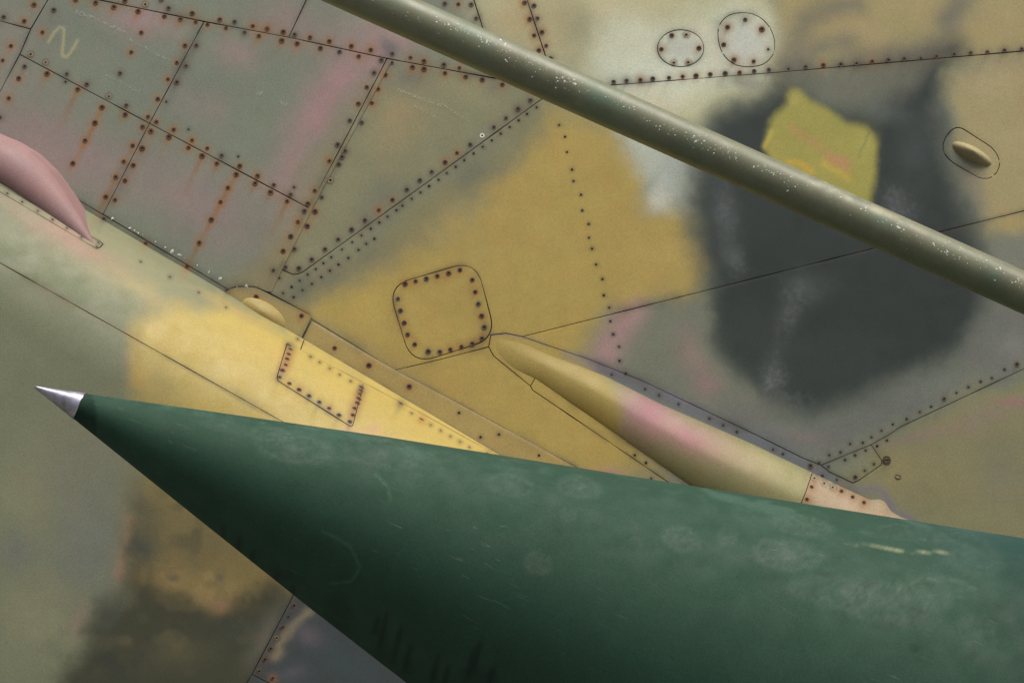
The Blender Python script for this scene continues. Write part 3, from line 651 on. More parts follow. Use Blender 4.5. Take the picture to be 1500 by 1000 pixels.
# barrel panels
EDGE_PLATE = [(-280, 109.5), (0, 271), (146, 353.5), (151, 357), (147, 362), (141, 364), (0, 281), (-280, 120)]
BP = [
    ('skin_panel', [ED_(446), ED_(900), ED_(900, 3), (735, 669.5), (580, 585), (455, 520), (440, 512.5)], ()),
    ('skin_panel', [ED_(-300), ED_(446), (440, 512.5), (455, 520), (580, 585), (735, 669.5), ED_(900, 3), (900, 890), (530, 682), (410, 615), (0, 385), (-300, 217)], 'plate'),
    ('edge_plate', EDGE_PLATE, ()),
    ('skin_panel', [(-300, 217), (0, 385), (410, 615), (530, 682), (431, 869), (369, 987), (361, 1000), (290, 1133), (-300, 1133)], ()),
    ('skin_panel', [(530, 682), (900, 890), (900, 1250), (395, 1000), (369, 987), (431, 869)], ()),
    ('skin_panel', [(369, 987), (395, 1000), (900, 1250), (900, 1300), (290, 1133), (361, 1000)], ()),
]
PLATE_B = round_poly([(421, 501.5), (532.5, 562), (516, 626), (404.5, 556)], [4, 4, 6, 6], 5)
for nm, pl, hs in BP:
    sheet(nm, BULGE, pl, BULGE_PAINT, (106, 110, 86), holes=(PLATE_B, EDGE_PLATE) if hs else (), gap=.62 if nm == 'skin_panel' else .6, step=3.6)
sheet('access_panel', BULGE, PLATE_B, BULGE_PAINT, (106, 110, 86), proud=.4, gap=.62, dens=3)['label'] = 'four-sided access plate on the lit shoulder'

# thin cover strip riveted over the steep seam
sheet('cover_strip', WALL, [(569, 87), (574, 90), (493, 241), (458, 306), (424, 374), (398, 428), (393, 427), (418, 373), (452, 305), (487, 240)], WALL_PAINT + [S((132, 126, 92), 5, [(570, 88), (395, 428)], .5, 2)], GREYG, gap=.3, proud=1.0, thick=3.2, register=False)

# dark structure under the seams
def under(name, surf, poly, depth, step=16.0):
    class U:
        direct = True
    lo = np.min(surf.uv(np.array(poly)), 0); hi = np.max(surf.uv(np.array(poly)), 0)
    nx = int((hi[0] - lo[0]) / step) + 1; ny = int((hi[1] - lo[1]) / step) + 1
    gx, gy = np.meshgrid(np.linspace(lo[0], hi[0], nx), np.linspace(lo[1], hi[1], ny))
    uv = np.stack([gx.ravel(), gy.ravel()], 1); pos, nr = surf.pos(uv, -depth)
    f = [(j * nx + i, j * nx + i + 1, (j + 1) * nx + i + 1, (j + 1) * nx + i) for j in range(ny - 1) for i in range(nx - 1)]
    return mesh_obj(name, pos, f, M_DARK, FUSE)
under('inner_structure', WALL, [(-120, -120), (1620, 1100)], 2.2)
class BulgeFull(Bulge): pass
o_ = under('inner_structure', BULGE, [ED_(-260), ED_(900), (290, 1133), (900, 1300), (-300, 1133)], 2.2)

# ------------------------------------------------------------------ raised fairings
def loft(name, U, Lw, H, layers, base, parent=FUSE, n=26, m=150, surf=WALL, power=1.0, sink=2.0, stains=True, skew=False, base_h=None):
    U = np.asarray(U, float); Lw = np.asarray(Lw, float); H = np.asarray(H, float)
    def along(Pl, k):
        seg = np.r_[0, np.cumsum(np.linalg.norm(np.diff(Pl[:, :2], axis=0), axis=1))]; seg /= seg[-1]
        t = np.linspace(0, 1, k); return np.stack([np.interp(t, seg, Pl[:, i]) for i in range(Pl.shape[1])], 1)
    u = along(U, m); l = along(Lw, m); h = np.interp(np.linspace(0, 1, m), np.linspace(0, 1, len(H)), H)
    for _ in range(2):
        for arr in (u, l): arr[1:-1] = (arr[:-2] + 2 * arr[1:-1] + arr[2:]) / 4
    ph = np.linspace(0, math.pi, n); w = (1 - np.cos(ph)) / 2
    px = u[:, None, :] * (1 - w)[None, :, None] + l[:, None, :] * w[None, :, None]
    fw = np.sin(ph) ** power if not skew else smooth(-.08, .46, w) ** 1.1 * np.where(w < .46, 1.0, np.cos(np.clip((w - .46) / .54, 0, 1) * math.pi / 2) ** .75)
    hh = h[:, None] * fw[None, :]
    if base_h is not None: hh = hh + np.interp(np.linspace(0, 1, m), np.linspace(0, 1, len(base_h)), base_h)[:, None]
    if base_h is not None:                                     # sides run straight back into the skin
        px = np.concatenate([px[:, :1], px, px[:, -1:]], 1); hh = np.concatenate([0 * hh[:, :1] - 3, hh, 0 * hh[:, :1] - 3], 1); n += 2
    fl = px.reshape(-1, 2)
    pos, nr = surf.pos(fl, 0); pos = pos + np.array([0, -1.0, 0]) * ((hh.ravel() - sink) / 1000.0)[:, None]
    f = [(i * n + j, (i + 1) * n + j, (i + 1) * n + j + 1, i * n + j + 1) for i in range(m - 1) for j in range(n - 1)]
    col = paint_at(fl[:, 0], fl[:, 1], layers, base, stains)
    return mesh_obj(name, pos, f, M_SKIN, parent, col)

fairing = loft('fairing', [(722, 491), (742, 492), (766, 499), (800, 516), (850, 535), (887, 550), (967, 591), (1100, 649), (1188, 691), (1240, 716), (1275, 732), (1290, 730.5), (1298, 736), (1304, 748), (1318, 756), (1340, 765), (1420, 800)],
     [(720, 503), (726, 520), (752, 541), (784, 555), (860, 606), (940, 662), (1014, 713), (1080, 752), (1180, 800), (1300, 850), (1420, 880)],
     [0, 5, 9, 12, 14, 16, 17, 18, 18, 16, 5], FAIR_PAINT, (138, 133, 90), m=240, n=44, skew=True, sink=.6)
fairing['label'] = 'long tapered fairing painted mustard, pink and olive'
# joint across the fairing
hump = loft('fairing', [(-170, 90), (-100, 136), (-50, 168), (0, 196), (30, 208), (60, 226), (88, 253), (114, 290), (138, 328), (158, 364)], [(-170, 178), (-60, 238), (0, 274), (30, 293), (70, 318), (110, 341), (135, 355), (156, 366)],
     [46, 46, 44, 40, 34, 26, 15, 1], HUMP_PAINT, (142, 110, 108), m=120, n=34, stains=False, base_h=[104, 106, 108, 110, 114, 122, 134, 150])
hump['label'] = 'rounded pink fairing tucked behind the lower body'

def blister(name, c, ax, ay, rot, h, layers, base, surf=WALL, n=40, m=9, powr=1.6, lift=0):
    vs_ = []; 
    cr, sr = math.cos(math.radians(rot)), math.sin(math.radians(rot))
    for i in range(m + 1):
        q = i / m
        for j in range(n):
            a = 2 * math.pi * j / n; s = math.copysign(abs(math.sin(a)) ** 1.0, math.sin(a))
            vs_.append((q * ax * math.cos(a), q * ay * s, h * max(0, 1 - q ** powr) ** .8))
    A = np.array(vs_); px = np.stack([c[0] + A[:, 0] * cr - A[:, 1] * sr, c[1] + A[:, 0] * sr + A[:, 1] * cr], 1)
    pos, nr = surf.pos(px, lift); pos = pos + nr * (A[:, 2:] - .4) / 1000
    f = [(i * n + j, i * n + (j + 1) % n, (i + 1) * n + (j + 1) % n, (i + 1) * n + j) for i in range(m) for j in range(n)]
    return mesh_obj(name, pos, f, M_SKIN, FUSE, paint_at(px[:, 0], px[:, 1], layers, base, False))
blister('blister', (1423.5, 225.5), 33, 11, 28, 15, WALL_PAINT + [B((152, 140, 104), 1430, 228, 30, 20, 28, .9)], TAN)['label'] = 'small boat-shaped blister on the oval plate'
blister('blister', (386, 461), 37, 18, 32, 12, WALL_PAINT + [P(14, (148, 130, 74), [(330, 410), (470, 460), (440, 530), (320, 450)], 1, 4)], MUST, surf=STRIP, lift=2)['label'] = 'half-moon blister on the doubler plate'

# ------------------------------------------------------------------ screws and rivets
def screw_mesh(name, prof, mats, n=8, slot=None):
    v = []; f = []; mi = []
    v.append((0, 0, prof[0][1]))
    for r, z, _ in prof:
        for j in range(n):
            a = 2 * math.pi * j / n; v.append((r * math.cos(a), r * math.sin(a), z))
    for j in range(n): f.append((0, 1 + j, 1 + (j + 1) % n)); mi.append(1)
    for i in range(len(prof) - 1):
        for j in range(n):
            k = (j + 1) % n
            f.append((1 + i * n + j, 1 + (i + 1) * n + j, 1 + (i + 1) * n + k, 1 + i * n + k)); mi.append(prof[i][2])
    me = bpy.data.meshes.new(name); me.from_pydata([(a / 1000, b / 1000, c / 1000) for a, b, c in v], [], f)
    for m in mats: me.materials.append(m)
    me.polygons.foreach_set('material_index', mi); me.update(); return me
BIG = [(1.75, .12, 1), (2.0, .40, 0), (3.8, .42, 0), (4.3, -.5, 0)]
SML = [(1.35, .14, 1), (1.6, .32, 0), (2.2, -.4, 0)]
SCREWS = {
    'L': screw_mesh('screw', BIG, (M_RUST, M_HOLE)), 'R': screw_mesh('screw', BIG, (M_RUST, M_HOLE)), 'r': screw_mesh('screw', BIG, (M_RUST, M_HOLE)),
    'd': screw_mesh('screw', BIG, (M_GREY, M_HOLE)), 'c': screw_mesh('screw', BIG, (M_BRASS, M_HOLE)), 'w': screw_mesh('screw', BIG, (M_WHITE, M_HOLE)),
    's': screw_mesh('rivet', SML, (M_GREY, M_HOLE)), 'b': screw_mesh('rivet', [(1.7, .25, 1), (1.9, .25, 1), (2.3, -.4, 0)], (M_GREY, M_BLACK)),
}
def put(me, name, pos, n, parent, scale=1.0):
    o = bpy.data.objects.new(name, me); COL.objects.link(o)
    q = Vector(n).to_track_quat('Z', 'Y').to_matrix().to_4x4()
    Mx = Matrix.Translation(Vector(pos)) @ q @ Matrix.Rotation(random.random() * 6.28, 4, 'Z') @ Matrix.Scale(scale, 4)
    o.parent = parent; o.matrix_parent_inverse = Matrix.Translation(-ROOT_LOC[FUSE.name]) if parent is FUSE else Matrix.Identity(4)
    o.matrix_basis = Mx
    return o
count = {}
for fx, fy, k in FAST:
    best = None
    for ob, surf, outl, hol, proud in PANELS:
        if inside(np.array([fx]), np.array([fy]), outl)[0] and not any(inside(np.array([fx]), np.array([fy]), h)[0] for h in hol):
            best = (ob, surf, proud)                          # the last, uppermost sheet wins
    if best is None: continue
    ob, surf, proud = best
    pos, n = surf.pos(surf.uv(np.array([[fx, fy]])), proud)
    nm = SCREWS[k].name.split('.')[0]; count[nm] = count.get(nm, 0) + 1
    put(SCREWS[k], nm, pos[0], n[0], ob, random.uniform(.82, 1.14) * (1.1 if k in 'LR' else 1.0))
print('fasteners', count)

# screws on the fairing: found by dropping onto its mesh
from mathutils.bvhtree import BVHTree
def drop(ob, px, py):
    bv = BVHTree.FromPolygons([v.co for v in ob.data.vertices], [list(p.vertices) for p in ob.data.polygons])
    out = []
    for x, y in zip(px, py):
        o = Vector((0, -DIST, 0)); t = Vector(world_xyz(np.array(x), np.array(y), np.array(0.0))) - o
        hit = bv.ray_cast(o, t.normalized(), 20)
        if hit[0] is not None:
            nn = hit[1] if hit[1].y < 0 else -hit[1]
            out.append((hit[0], nn))
        else: out.append(None)
    return out
for h, (x, y, k) in zip(drop(fairing, [f[0] for f in FAST_F], [f[1] for f in FAST_F]), FAST_F):
    if h: put(SCREWS[k], 'screw', h[0], h[1], fairing, .8)

# joint line across the tail of the fairing: a narrow dark lap
jl = resample([(1189.5, 692.5), (1187, 700), (1181, 718), (1173, 738), (1166, 752)], 2.0, False)
hits = [h for h in drop(fairing, jl[:, 0], jl[:, 1]) if h]
vv = []; ff = []
for i, (p, n) in enumerate(hits):
    side = Vector((1, 0, .2)).normalized() * .0008
    vv += [p - side + n * .0001, p + n * .0005, p + side + n * .0001]
    if i: a = 3 * (i - 1); ff += [(a, a + 1, a + 4, a + 3), (a + 1, a + 2, a + 5, a + 4)]
mesh_obj('joint_seal', vv, ff, M_DARK, fairing)

# slotted quarter-turn fasteners
def slotted(px, py, r, mat, rot):
    pos, n = WALL.pos(np.array([[px, py]]), .5)
    v = []; f = []; mi = []
    N_ = 20
    for rr, z in ((r, -.6), (r, .5), (r * .86, .55), (r * .82, .1), (r * .78, .45)):
        for j in range(N_):
            a = 2 * math.pi * j / N_; v.append((rr * math.cos(a), rr * math.sin(a), z))
    for i in range(4):
        for j in range(N_):
            k = (j + 1) % N_; f.append((i * N_ + j, i * N_ + k, (i + 1) * N_ + k, (i + 1) * N_ + j)); mi.append(1 if i in (2,) else 0)
    f.append(tuple(range(4 * N_, 5 * N_))); mi.append(0)
    b = len(v); w = .11 * r; l = .72 * r
    v += [(-l, -w, .6), (l, -w, .6), (l, w, .6), (-l, w, .6)]; f.append((b, b + 1, b + 2, b + 3)); mi.append(1)
    me = bpy.data.meshes.new('slotted_screw'); me.from_pydata([(a / 1000, b_ / 1000, c / 1000) for a, b_, c in v], [], f)
    me.materials.append(mat); me.materials.append(M_HOLE); me.polygons.foreach_set('material_index', mi); me.update()
    o = bpy.data.objects.new('slotted_screw', me); COL.objects.link(o); host = PANELS[15][0]; o.parent = host
    o.matrix_basis = Matrix.Translation(Vector(pos[0])) @ Vector(n[0]).to_track_quat('Z', 'Y').to_matrix().to_4x4() @ Matrix.Rotation(rot, 4, 'Z')
slotted(1298.7, 673.5, 6.3, M_RUST, .05); slotted(1315.8, 696.2, 5.0, metal_mat('painted screw', (140, 126, 88), (128, 118, 84), .6, 0), -.35)

# ------------------------------------------------------------------ flakes of old white sealant and stencil remains
def flakes(name, items, mat, parent, stuff=True):
    v = []; f = []
    for pos, n, r, asp, rot in items:
        n = Vector(n); t = n.orthogonal().normalized(); b = n.cross(t); k = random.randint(6, 8); o = len(v)
        t2 = t * math.cos(rot) + b * math.sin(rot); b2 = n.cross(t2)
        v.append(Vector(pos) + n * .0005 * min(1, r))
        for j in range(k):
            a = 2 * math.pi * j / k; rr = r * random.uniform(.65, 1.2) / 1000
            v.append(Vector(pos) + t2 * (rr * asp * math.cos(a)) + b2 * (rr * math.sin(a)) - n * .0001)
        for j in range(k): f.append((o, o + 1 + j, o + 1 + (j + 1) % k))
    ob = mesh_obj(name, v, f, mat, parent, smooth_faces=False)
    if stuff: ob['kind'] = 'stuff'
    return ob
m_seal, nt, N, L, b = new_mat('white sealant')
tc = N.new('ShaderNodeTexCoord'); L.new(mixc(nt, ramp(nt, noise_node(nt, tc.outputs['Object'], 300), .35, .65), tuple(lin((215, 212, 205))), tuple(lin((176, 172, 160)))), b.inputs['Base Color']); b.inputs['Roughness'].default_value = .6
its = []
def crop5(x, y): return (x / K, 240 + y / K)
for x, y, r, a in [(615, 300, 2, 2), (712, 352, 2, 2), (738, 366, 1.5, 1.4), (757, 380, 1.5, 2), (782, 390, 1.2, 1), (852, 428, 1.4, 1.6), (908, 460, 1.6, 1.6), (945, 480, 3.4, 1.6), (984, 500, 2.0, 1.6), (1010, 518, 1, 1), (1082, 557, 1.4, 1.4),
                   (1145, 595, 1.6, 1.8), (1208, 630, 2.2, 2.2), (1300, 674, 1.1, 1), (1350, 668, 1.8, 2), (1404, 667, 1.1, 1)]:
    c = crop5(x, y)
    for q in range(3 if r > 1.4 else 1):
        pp = np.array([[c[0] + random.gauss(0, 1.6) * (q > 0), c[1] + random.gauss(0, .9) * (q > 0)]])
        pos, n = WALL.pos(pp, .6); its.append((pos[0], n[0], r * (.68 if q == 0 else .45), a, random.uniform(-.3, .3)))
flakes('sealant_crumbs', its, m_seal, FUSE)

m_st, nt, N, L, b = new_mat('worn white stencil')
tc = N.new('ShaderNodeTexCoord'); b.inputs['Base Color'].default_value = (*lin((192, 194, 186)), 1); b.inputs['Roughness'].default_value = .7
al = ramp(nt, noise_node(nt, tc.outputs['Object'], 420, 4, .7), .36, .56, 0, .62)
al = math_node(nt, 'MULTIPLY', al, ramp(nt, noise_node(nt, tc.outputs['Object'], 45, 2), .35, .55, .3, 1))
L.new(al, b.inputs['Alpha'])
def stencil(txt, px, py, size, ang, shear=0.0, sx=1.0):
    cu = bpy.data.curves.new('stencil_text', 'FONT'); cu.body = txt; cu.size = size / 1000; cu.shear = shear
    tmp = bpy.data.objects.new('tmp', cu); COL.objects.link(tmp)
    dg = bpy.context.evaluated_depsgraph_get(); me = bpy.data.meshes.new_from_object(tmp.evaluated_get(dg))
    bpy.data.objects.remove(tmp)
    c, s = math.cos(math.radians(ang)), math.sin(math.radians(ang))
    if not len(me.vertices): return
    co = np.array([v.co for v in me.vertices]) * 1000
    p = np.stack([px + co[:, 0] * sx * c + co[:, 1] * s, py + co[:, 0] * sx * s - co[:, 1] * c], 1)
    pos, n = WALL.pos(p, .95)
    for v, q in zip(me.vertices, pos): v.co = q
    me.materials.clear(); me.materials.append(m_st); me.name = 'stencil_text'
    o = bpy.data.objects.new('stencil_text', me); COL.objects.link(o)
    o.parent = FUSE; o.matrix_parent_inverse = Matrix.Translation(-ROOT_LOC[FUSE.name])
stencil('КОНТ', 109, 20, 9.5, 24)
def ticks(x0, y0, x1, y1, n, h, slant=.25):
    """unreadable remains of a stencilled line"""
    d = np.array([x1 - x0, y1 - y0], float); d /= np.linalg.norm(d); up = np.array([d[1], -d[0]])
    v = []; f = []
    for i in range(n):
        t = (i + random.uniform(-.3, .3)) / n; c = np.array([x0, y0]) + (np.array([x1, y1]) - np.array([x0, y0])) * t
        for q in range(random.randint(1, 2)):
            hh = h * random.uniform(.5, 1); w = random.uniform(.35, .6); o = c + d * random.uniform(-1, 1); sl = d * slant * hh
            v += [o - d * w, o + d * w, o + d * w + up * hh + sl, o - d * w + up * hh + sl]; f.append(tuple(range(len(v) - 4, len(v))))
    pos, n_ = WALL.pos(np.array(v), .95)
    ob = mesh_obj('stencil_remains', pos, f, m_st, FUSE, smooth_faces=False); ob['kind'] = 'stuff'
ticks(132, 27, 184, 50, 16, 5); ticks(190, 60, 250, 92, 14, 4); ticks(155, 112, 205, 138, 14, 6); ticks(582, 134, 648, 158, 18, 5); ticks(606, 158, 650, 180, 10, 5); ticks(640, 150, 690, 182, 10, 4); ticks(376, 138, 384, 140, 3, 6); ticks(410, 152, 419, 156, 4, 7)

# ------------------------------------------------------------------ the green cone
CONE_Y = -0.72
CT = np.array([50.0, 566.0]); CA = np.array([0.918, 0.397]); CA = CA / np.linalg.norm(CA); CN = np.array([CA[1], -CA[0]])
KC = (DIST + CONE_Y) / DIST
def cone_r(s):
    return np.interp(s, [0, 3, 20, 72, 300, 500, 930, 1420, 1900, 2300], [0.6, 2.4, 6.6, 20.2, 82.5, 136.5, 246, 372, 470, 520])
cone = empty('nose_cone', tuple(world_xyz(CT[0] + CA[0] * 2200, CT[1] + CA[1] * 2200, CONE_Y))); ROOT_LOC[cone.name] = cone.location.copy()
cone['label'] = 'large matt green cone with weathered blotches and bare metal tip'; cone['category'] = 'nose cone'

def cone_pos(s, ph, dr=0.0):
    r = cone_r(s) + dr
    c = CT + s[:, None] * CA + (r * np.sin(ph))[:, None] * CN
    base = world_xyz(c[:, 0], c[:, 1], np.full(len(s), CONE_Y))
    base[:, 1] = CONE_Y - r * np.cos(ph) * KC / 1000.0
    return base
def cpx(x, y):
    q = np.array([x, y]) - CT; return float(q @ CA), float(q @ CN)

CONE_BASE = lin((39, 66, 51))
def cone_paint(s, ph):
    v = cone_r(s) * np.sin(ph); front = np.cos(ph) > -0.05
    col = np.tile(CONE_BASE, (len(s), 1))
    arc = cone_r(s) * ph
    def mixin(al, c):
        nonlocal col
        al = (al * front)[:, None]; col = col * (1 - al) + lin(c) * al
    n1 = fbm(s, arc, 70, 41, 4); n2 = fbm(s, arc, 16, 43, 3); n3 = fbm(s, arc, 5, 47, 2)
    col = col * (1 + .08 * n1 + .06 * n2)[:, None]
    # chalky blotches: (x, y, rx, ry, strength)
    for x, y, rx, ry, a in [(745, 705, 32, 16, .8), (848, 709, 34, 15, .65), (830, 745, 12, 9, .5), (785, 811, 20, 17, .7), (988, 778, 30, 17, .75), (1055, 776, 16, 13, .45), (927, 782, 11, 6, .35), (1030, 740, 14, 8, .3), (1080, 748, 18, 8, .3),
                            (1165, 763, 44, 13, .8), (1140, 801, 46, 21, .85), (1200, 850, 60, 22, .7), (1275, 865, 70, 30, .75), (1330, 850, 40, 26, .45), (1320, 775, 50, 10, .5), (1400, 800, 45, 30, .55), (1395, 900, 26, 22, .35), (1440, 780, 40, 10, .4),
                            (440, 655, 60, 20, .75), (560, 660, 60, 22, .6), (400, 634, 36, 10, .6), (640, 672, 60, 14, .4), (330, 622, 40, 8, .4)]:
        cs, cv = cpx(x, y)
        dx = (s - cs) ; dv = (v - cv)
        # picture axes
        ix = dx * CA[0] + dv * CN[0]; iy = dx * CA[1] + dv * CN[1]
        q = np.sqrt((ix / rx) ** 2 + ((iy - .12 * ix) / ry) ** 2) + .24 * n2 + .16 * n3
        ring = smooth(1.15, .9, q) * (.25 + .35 * smooth(.3, .95, q) + .65 * smooth(.6, .05, q)) * (.7 + .75 * n3)
        mixin(np.clip(ring, 0, 1) * a * .44, (104, 116, 104))
        mixin(np.exp(-((q - 1.08) / .10) ** 2) * a * .35, (44, 74, 58))
    # dirt: darker stains with outlines of their own
    for x, y, rx, ry, a in [(1450, 880, 60, 36, .6), (1490, 830, 50, 30, .7), (1500, 960, 60, 60, .6), (1190, 826, 16, 5, .6), (1250, 838, 14, 6, .5), (1305, 922, 10, 7, .7), (1383, 932, 9, 6, .6), (1270, 892, 26, 8, .5), (1290, 772, 24, 6, .45), (1310, 878, 14, 16, .5),
                            (500, 890, 22, 36, .6), (417, 835, 20, 14, .5), (560, 950, 16, 22, .4), (700, 985, 40, 26, .6), (600, 965, 12, 18, .5), (640, 985, 8, 24, .5), (230, 640, 12, 8, .2)]:
        cs, cv = cpx(x, y); dx = s - cs; dv = v - cv; ix = dx * CA[0] + dv * CN[0]; iy = dx * CA[1] + dv * CN[1]
        q = np.sqrt((ix / rx) ** 2 + (iy / ry) ** 2) + .3 * n2
        mixin(smooth(1.3, .5, q) * a * .6, (24, 42, 33))
    # run marks low on the flank
    for x, y, l in [(330, 780, 14), (352, 800, 20), (372, 818, 16), (405, 850, 14), (430, 870, 22), (565, 915, 30), (585, 935, 30), (600, 955, 24), (640, 968, 26), (655, 980, 24), (690, 960, 26), (700, 945, 30), (720, 975, 18), (556, 905, 14)]:
        cs, cv = cpx(x, y); dx = s - cs; dv = v - cv; ix = dx * CA[0] + dv * CN[0]; iy = dx * CA[1] + dv * CN[1]
        mixin(np.exp(-((ix + .25 * iy) / 4.5) ** 2 - (iy / l) ** 4) * .6, (16, 30, 24))
    # long pale scratch and smaller ones
    for pts, w, a, c in [([(1238, 788), (1270, 791), (1300, 796), (1330, 799), (1360, 799), (1380, 801)], 1.3, .6, (150, 152, 118)), ([(1240, 788), (1225, 785)], 1.2, .5, (130, 140, 110)), ([(480, 770), (520, 790), (534, 820), (520, 842), (490, 846)], 2.2, .25, (92, 122, 100)),
                         ([(555, 690), (572, 706), (578, 726)], 2, .25, (96, 126, 104)), ([(1290, 845), (1330, 832), (1380, 835), (1400, 850)], 2.5, .25, (96, 116, 98))]:
        q = [cpx(*p) for p in pts]
        d = seg_dist(s + 2 * n2, v + 2 * n2, q, False)
        mixin(np.exp(-(d / w) ** 2) * a * np.clip(.85 + .5 * n3, 0, 1), c)
    # paler along the crown, broken up by noise
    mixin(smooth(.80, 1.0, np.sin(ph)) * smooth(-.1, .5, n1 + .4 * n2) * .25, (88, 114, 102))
    mixin(smooth(1180, 1400, s) * smooth(.72, 1.0, np.sin(ph)) * .6, (28, 58, 56))  # darker teal towards the rear of the crown
    mixin(smooth(1180, 1620, s + 60 * n1) * smooth(.75, .2, np.sin(ph)) * .55, (24, 44, 36))  # darker green towards the rear, below the crown
    # soaked band right behind the tip, irregular rear edge
    mixin(smooth(104, 96, s + 5 * n2 + 14 * np.sin(ph)) * .85, (20, 44, 32))
    return col

NS, NP = 720, 220
ss = np.concatenate([np.linspace(71, 250, 90), np.linspace(252, 1700, NS - 110), np.linspace(1720, 2300, 20)])
phs = np.linspace(-math.pi, math.pi, NP, endpoint=False)
# more vertices on the side towards the lens
phs = phs - .45 * np.sin(phs) 
SS, PH = np.meshgrid(ss, phs, indexing='ij'); fs, fp = SS.ravel(), PH.ravel()
nS = len(ss)
vpos = cone_pos(fs, fp)
faces = [(i * NP + j, i * NP + (j + 1) % NP, (i + 1) * NP + (j + 1) % NP, (i + 1) * NP + j) for i in range(nS - 1) for j in range(NP)]
faces.append(tuple(range((nS - 1) * NP, nS * NP)))
M_CONE = painted_metal('green radome paint', rough=(0.62, 0.8), grain=0.34, specks=False, spec=0.18, scratch=math.radians(-23.4))
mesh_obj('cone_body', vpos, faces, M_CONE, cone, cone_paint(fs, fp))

ts = np.array([0, .6, 1.5, 3, 6, 10, 20, 40, 60, 71.0, 72.6, 73.4, 73.4]); tdr = np.array([-.5, 0, 0, 0, 0, 0, .1, .3, .6, .9, .9, .3, -3.0])
NT = 64; tph = np.linspace(-math.pi, math.pi, NT, endpoint=False)
TS, TP = np.meshgrid(ts, tph, indexing='ij'); TD = np.repeat(tdr, NT)
jag = 1.2 * fbm(TP.ravel() * 20, TP.ravel() * 3 + 5, 6, 3, 2)
tS = TS.ravel() + np.where(TS.ravel() > 70, jag, 0)
tpos = cone_pos(tS, TP.ravel(), TD)
tf = [(i * NT + j, i * NT + (j + 1) % NT, (i + 1) * NT + (j + 1) % NT, (i + 1) * NT + j) for i in range(len(ts) - 1) for j in range(NT)]
m_tip, nt, N, L, b = new_mat('bare aluminium tip')
tc = N.new('ShaderNodeTexCoord')
L.new(mixc(nt, ramp(nt, noise_node(nt, tc.outputs['Object'], 60, 5, .6), .40, .72), tuple(lin((176, 172, 184))), tuple(lin((120, 116, 122)))), b.inputs['Base Color'])
b.inputs['Metallic'].default_value = 0.75
L.new(ramp(nt, noise_node(nt, tc.outputs['Object'], 90, 4), .3, .7, .26, .48), b.inputs['Roughness'])
bump(nt, noise_node(nt, tc.outputs['Object'], 300, 3), .15, .0004, b)
mesh_obj('cone_tip', tpos, tf, m_tip, cone)['label'] = 'bare silver metal tip'

# ------------------------------------------------------------------ the probe boom
BOOM_Y = -0.55; KB = (DIST + BOOM_Y) / DIST
bu0, bu1 = np.array([615.0, 0.0]), np.array([1500.0, 396.0]); bl0, bl1 = np.array([468.0, 0.0]), np.array([1500.0, 461.0])
def upper(x): return (x - 615.0) * (396.0 / 885.0)
def lower(x): return (x - 468.0) * (461.0 / 1032.0)
c0 = np.array([300.0, (upper(300.) + lower(300.)) / 2]); c1 = np.array([1700.0, (upper(1700.) + lower(1700.)) / 2])
BD = (c1 - c0) / np.linalg.norm(c1 - c0); BN = np.array([BD[1], -BD[0]])
def boom_r(s):
    x = c0[0] + s * BD[0]; return (lower(x) - upper(x)) / 2 * BD[0] * 0.995
BL = np.linalg.norm(c1 - c0)
def boom_pos(s, ph, dr=0.0):
    r = boom_r(s) + dr; c = c0 + s[:, None] * BD + (r * np.sin(ph))[:, None] * BN
    w = world_xyz(c[:, 0], c[:, 1], np.full(len(s), BOOM_Y)); w[:, 1] = BOOM_Y - r * np.cos(ph) * KB / 1000; return w
boom = empty('probe_boom', tuple(world_xyz(c1[0], c1[1], BOOM_Y))); ROOT_LOC[boom.name] = boom.location.copy()
boom['label'] = 'slim olive tubular boom with white paint chips crossing the upper picture'; boom['category'] = 'probe boom'
bs = np.linspace(0, BL, 360); bp = np.linspace(-math.pi, math.pi, 72, endpoint=False)
BS, BPH = np.meshgrid(bs, bp, indexing='ij'); f1, f2 = BS.ravel(), BPH.ravel()
bc = np.tile(lin((110, 111, 86)), (len(f1), 1)); barc = boom_r(f1) * f2
q1 = fbm(f1, barc, 90, 61, 4); q2 = fbm(f1, barc, 14, 63, 3)
bc = bc * (1 + .16 * q1 + .12 * q2)[:, None]
a = (smooth(.25, .6, q1) * .5)[:, None]; bc = bc * (1 - a) + lin((96, 112, 88)) * a
for x, v_, rr in [(570, .4, 26), (690, .55, 20), (1010, -.2, 26), (880, .2, 30), (1290, .3, 24), (1450, 0, 20)]:
    s_ = (x - c0[0]) / BD[0]; al = np.exp(-((f1 - s_) / rr) ** 2 - ((np.sin(f2) - v_) / .3) ** 2) * .5 * (np.cos(f2) > 0) * np.clip(.7 + q2, 0, 1)
    bc = bc * (1 - al[:, None]) + lin((78, 112, 94)) * al[:, None]
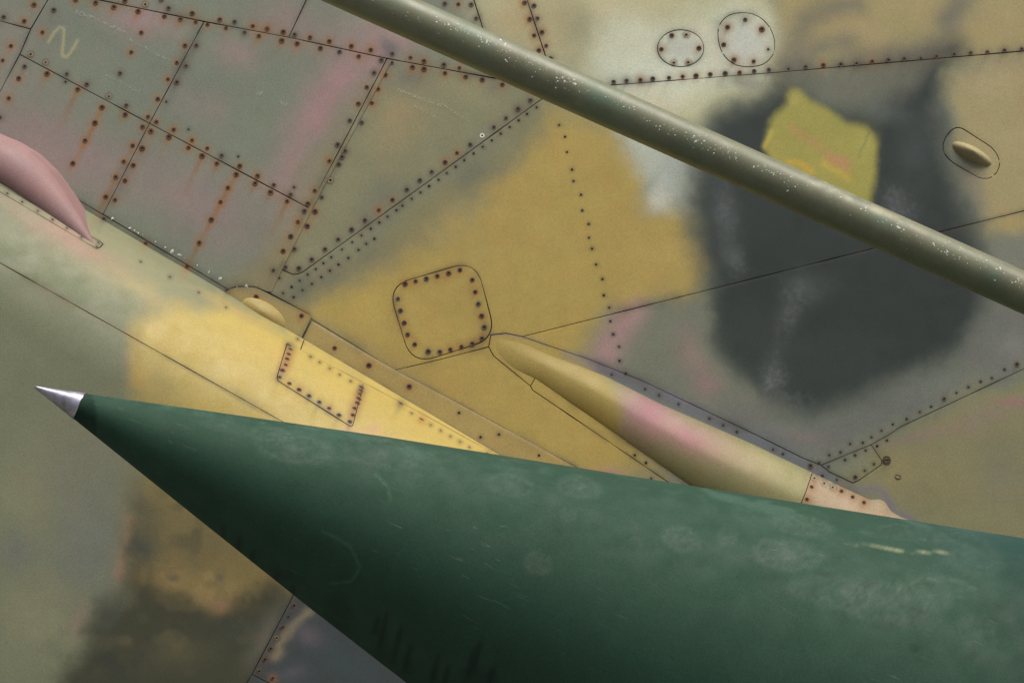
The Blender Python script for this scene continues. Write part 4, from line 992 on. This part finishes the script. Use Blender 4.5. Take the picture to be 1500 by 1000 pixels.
al = (np.exp(-((f1 - (1260 - c0[0]) / BD[0]) / 90) ** 2 - ((np.sin(f2) - .72) / .22) ** 2) * (np.cos(f2) > 0) * np.clip(.3 + 1.6 * q2, 0, 1) * .5)
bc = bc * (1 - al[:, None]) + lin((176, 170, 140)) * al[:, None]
nb_ = len(bp)
bf = [(i * nb_ + j, i * nb_ + (j + 1) % nb_, (i + 1) * nb_ + (j + 1) % nb_, (i + 1) * nb_ + j) for i in range(len(bs) - 1) for j in range(nb_)]
bf += [tuple(range(nb_)), tuple(range((len(bs) - 1) * nb_, len(bs) * nb_))]
M_BOOM = painted_metal('olive boom paint', rough=(0.36, 0.54), grain=0.26, specks=False, spec=0.5)
mesh_obj('tube', boom_pos(f1, f2), bf, M_BOOM, boom, bc)
its = []
r_ = random.Random(11)
clusters = [(575, .55, 18, 10), (592, .62, 22, 22), (625, .45, 20, 12), (650, .5, 20, 14), (668, .5, 16, 22), (715, .5, 26, 40), (735, .45, 20, 20), (775, .35, 16, 22), (820, .35, 30, 40), (850, .3, 16, 14), (905, .35, 24, 26), (920, .45, 18, 12), (975, .15, 30, 30), (1015, .35, 18, 26), (1045, .2, 22, 24),
            (1060, .3, 16, 18), (1120, .3, 14, 34), (1145, .3, 20, 20), (1180, .5, 30, 14), (1215, .75, 26, 30), (1265, .5, 12, 14), (1300, .35, 24, 20), (1370, .2, 30, 44), (1420, .6, 30, 20), (1460, .35, 20, 14), (1495, .2, 14, 26), (800, -.1, 200, 30), (1200, -.1, 250, 30), (640, -.1, 100, 20)]
for x, v_, sp, n in clusters:
    for _ in range(int(n * .72)):
        s_ = (x + r_.gauss(0, sp * .7) - c0[0]) / BD[0]; vv_ = max(-.75, min(.95, v_ + r_.gauss(0, .14)))
        ph = math.asin(vv_); p = boom_pos(np.array([s_]), np.array([ph]))[0]
        nrm = Vector((BN[0] * math.sin(ph), -math.cos(ph), -BN[1] * math.sin(ph)))
        its.append((p, nrm, min(2.4, .42 + abs(r_.gauss(0, .52))), r_.uniform(.8, 1.5), r_.random() * 3))
flakes('paint_chips', its, m_seal, boom)
